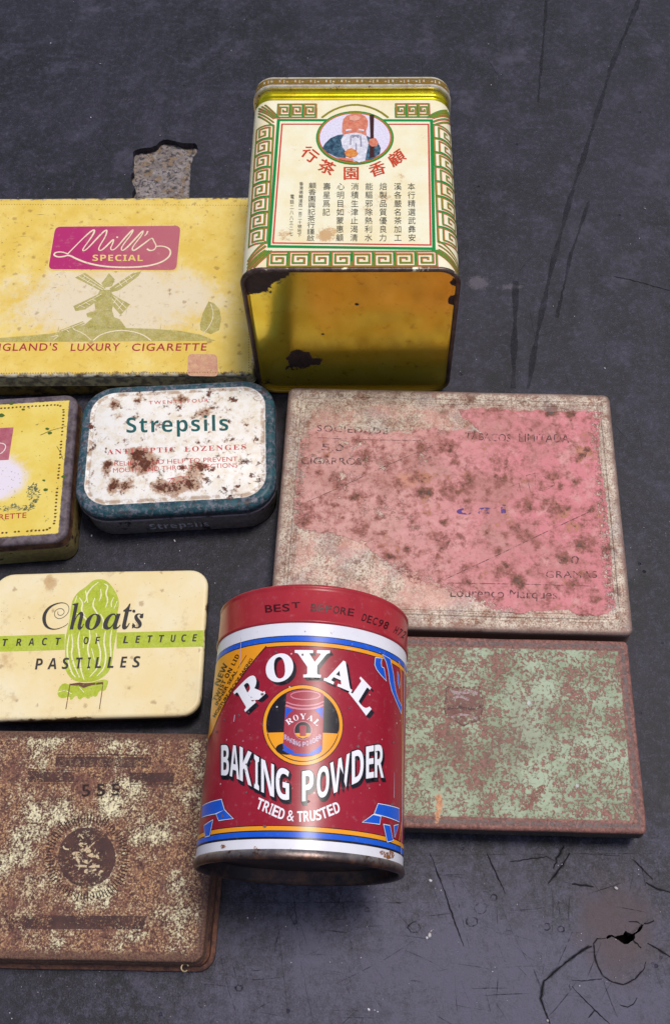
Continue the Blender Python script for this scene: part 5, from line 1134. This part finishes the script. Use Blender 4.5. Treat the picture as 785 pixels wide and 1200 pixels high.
A = can_art(); A.stroke([can_tl(466.8, 775), can_tl(469.5, 790), can_tl(470.0, 830), can_tl(470.2, 960), can_tl(467, 985)], .0006, local=True); can_print(A, 'side_border', org_m, can_body, 4)
a_seam = can_tl(470.6, 880)[0]; A = can_art(); A.poly([(a_seam + .0005, S(746)), (a_seam + .0012, S(746)), (a_seam + .0012, S(984)), (a_seam + .0005, S(984))], True); can_print(A, 'side_seam', mlav, can_body, 6)
for L, w_ in (([(283.4, 747), (282.8, 765), (281.8, 783)], [.0001, .00035, .0001]), ([(276, 838), (275, 846)], .0003), ([(461, 905), (460.6, 935)], [.0001, .0003])): can_print(can_art().stroke(L, w_), 'scratch', mlav, can_body, 7)
sp_m = ink('rust_spot', (150, 92, 40), lambda g: g.ss(g.noise(900, 5, .75), .48, .58), rough=.6)
for u, v, r_ in ((455, 1002, 5.5), (447, 999, 3), (300, 994, 2.2), (262, 992, 2.5)): can_print(can_art().ellipse(u, v, r_ * 1.2, r_ * .8, 14, False, .3), 'rust_spot', sp_m, can_body, 7)
chip_m = ink('chip_grey', (120, 96, 98), lambda g: g.ss(g.noise(1300, 4, .7), .5, .6), rough=.5)
for k in range(26):
    u, v = rng.choice([(rng.uniform(250, 300), rng.uniform(830, 960)), (rng.uniform(300, 460), rng.uniform(760, 985))]); r_ = rng.uniform(.7, 1.9)
    can_print(can_art().ellipse(u, v, r_ * 1.1, r_, 9, False, .35), 'chip', chip_m, can_body, 7)
# stamped date on the lid
lid_tl = lambda u, v: can_tl(u, v, LR)
A = Art(lid_tl)
lx = [305, 330, 352, 365, 390, 415, 424, 440, 454, 462, 473]; ly = [718.2, 716.6, 715.8, 716.2, 718.2, 722.4, 727.5, 732.4, 738.0, 742.0, 748.5]
def stamp(word_, x0, x1, hh=8.6):
    w_ = (x1 - x0) / len(word_)
    for i, ch in enumerate(word_):
        a, b = x0 + i * w_ + .5, x0 + (i + 1) * w_ - .9; A.text(ch, (a, np.interp(a, lx, ly)), (b, np.interp(b, lx, ly)), hh, bold=.016)
stamp('BES', 310.5, 340.5); A.text('T', (342, 712.5), (352, 712.0), 6.5, bold=.02); stamp('BEFORE', 363.5, 415); stamp('DEC98', 422.5, 454.2); stamp('H72', 460, 473.5)
can_print(A, 'date_stamp', ink('stamp_black', (66, 20, 26), lambda g: g.ss(g.noise(1300, 3, .6), .62, .7), rough=.35), can_lid, 1, LR)
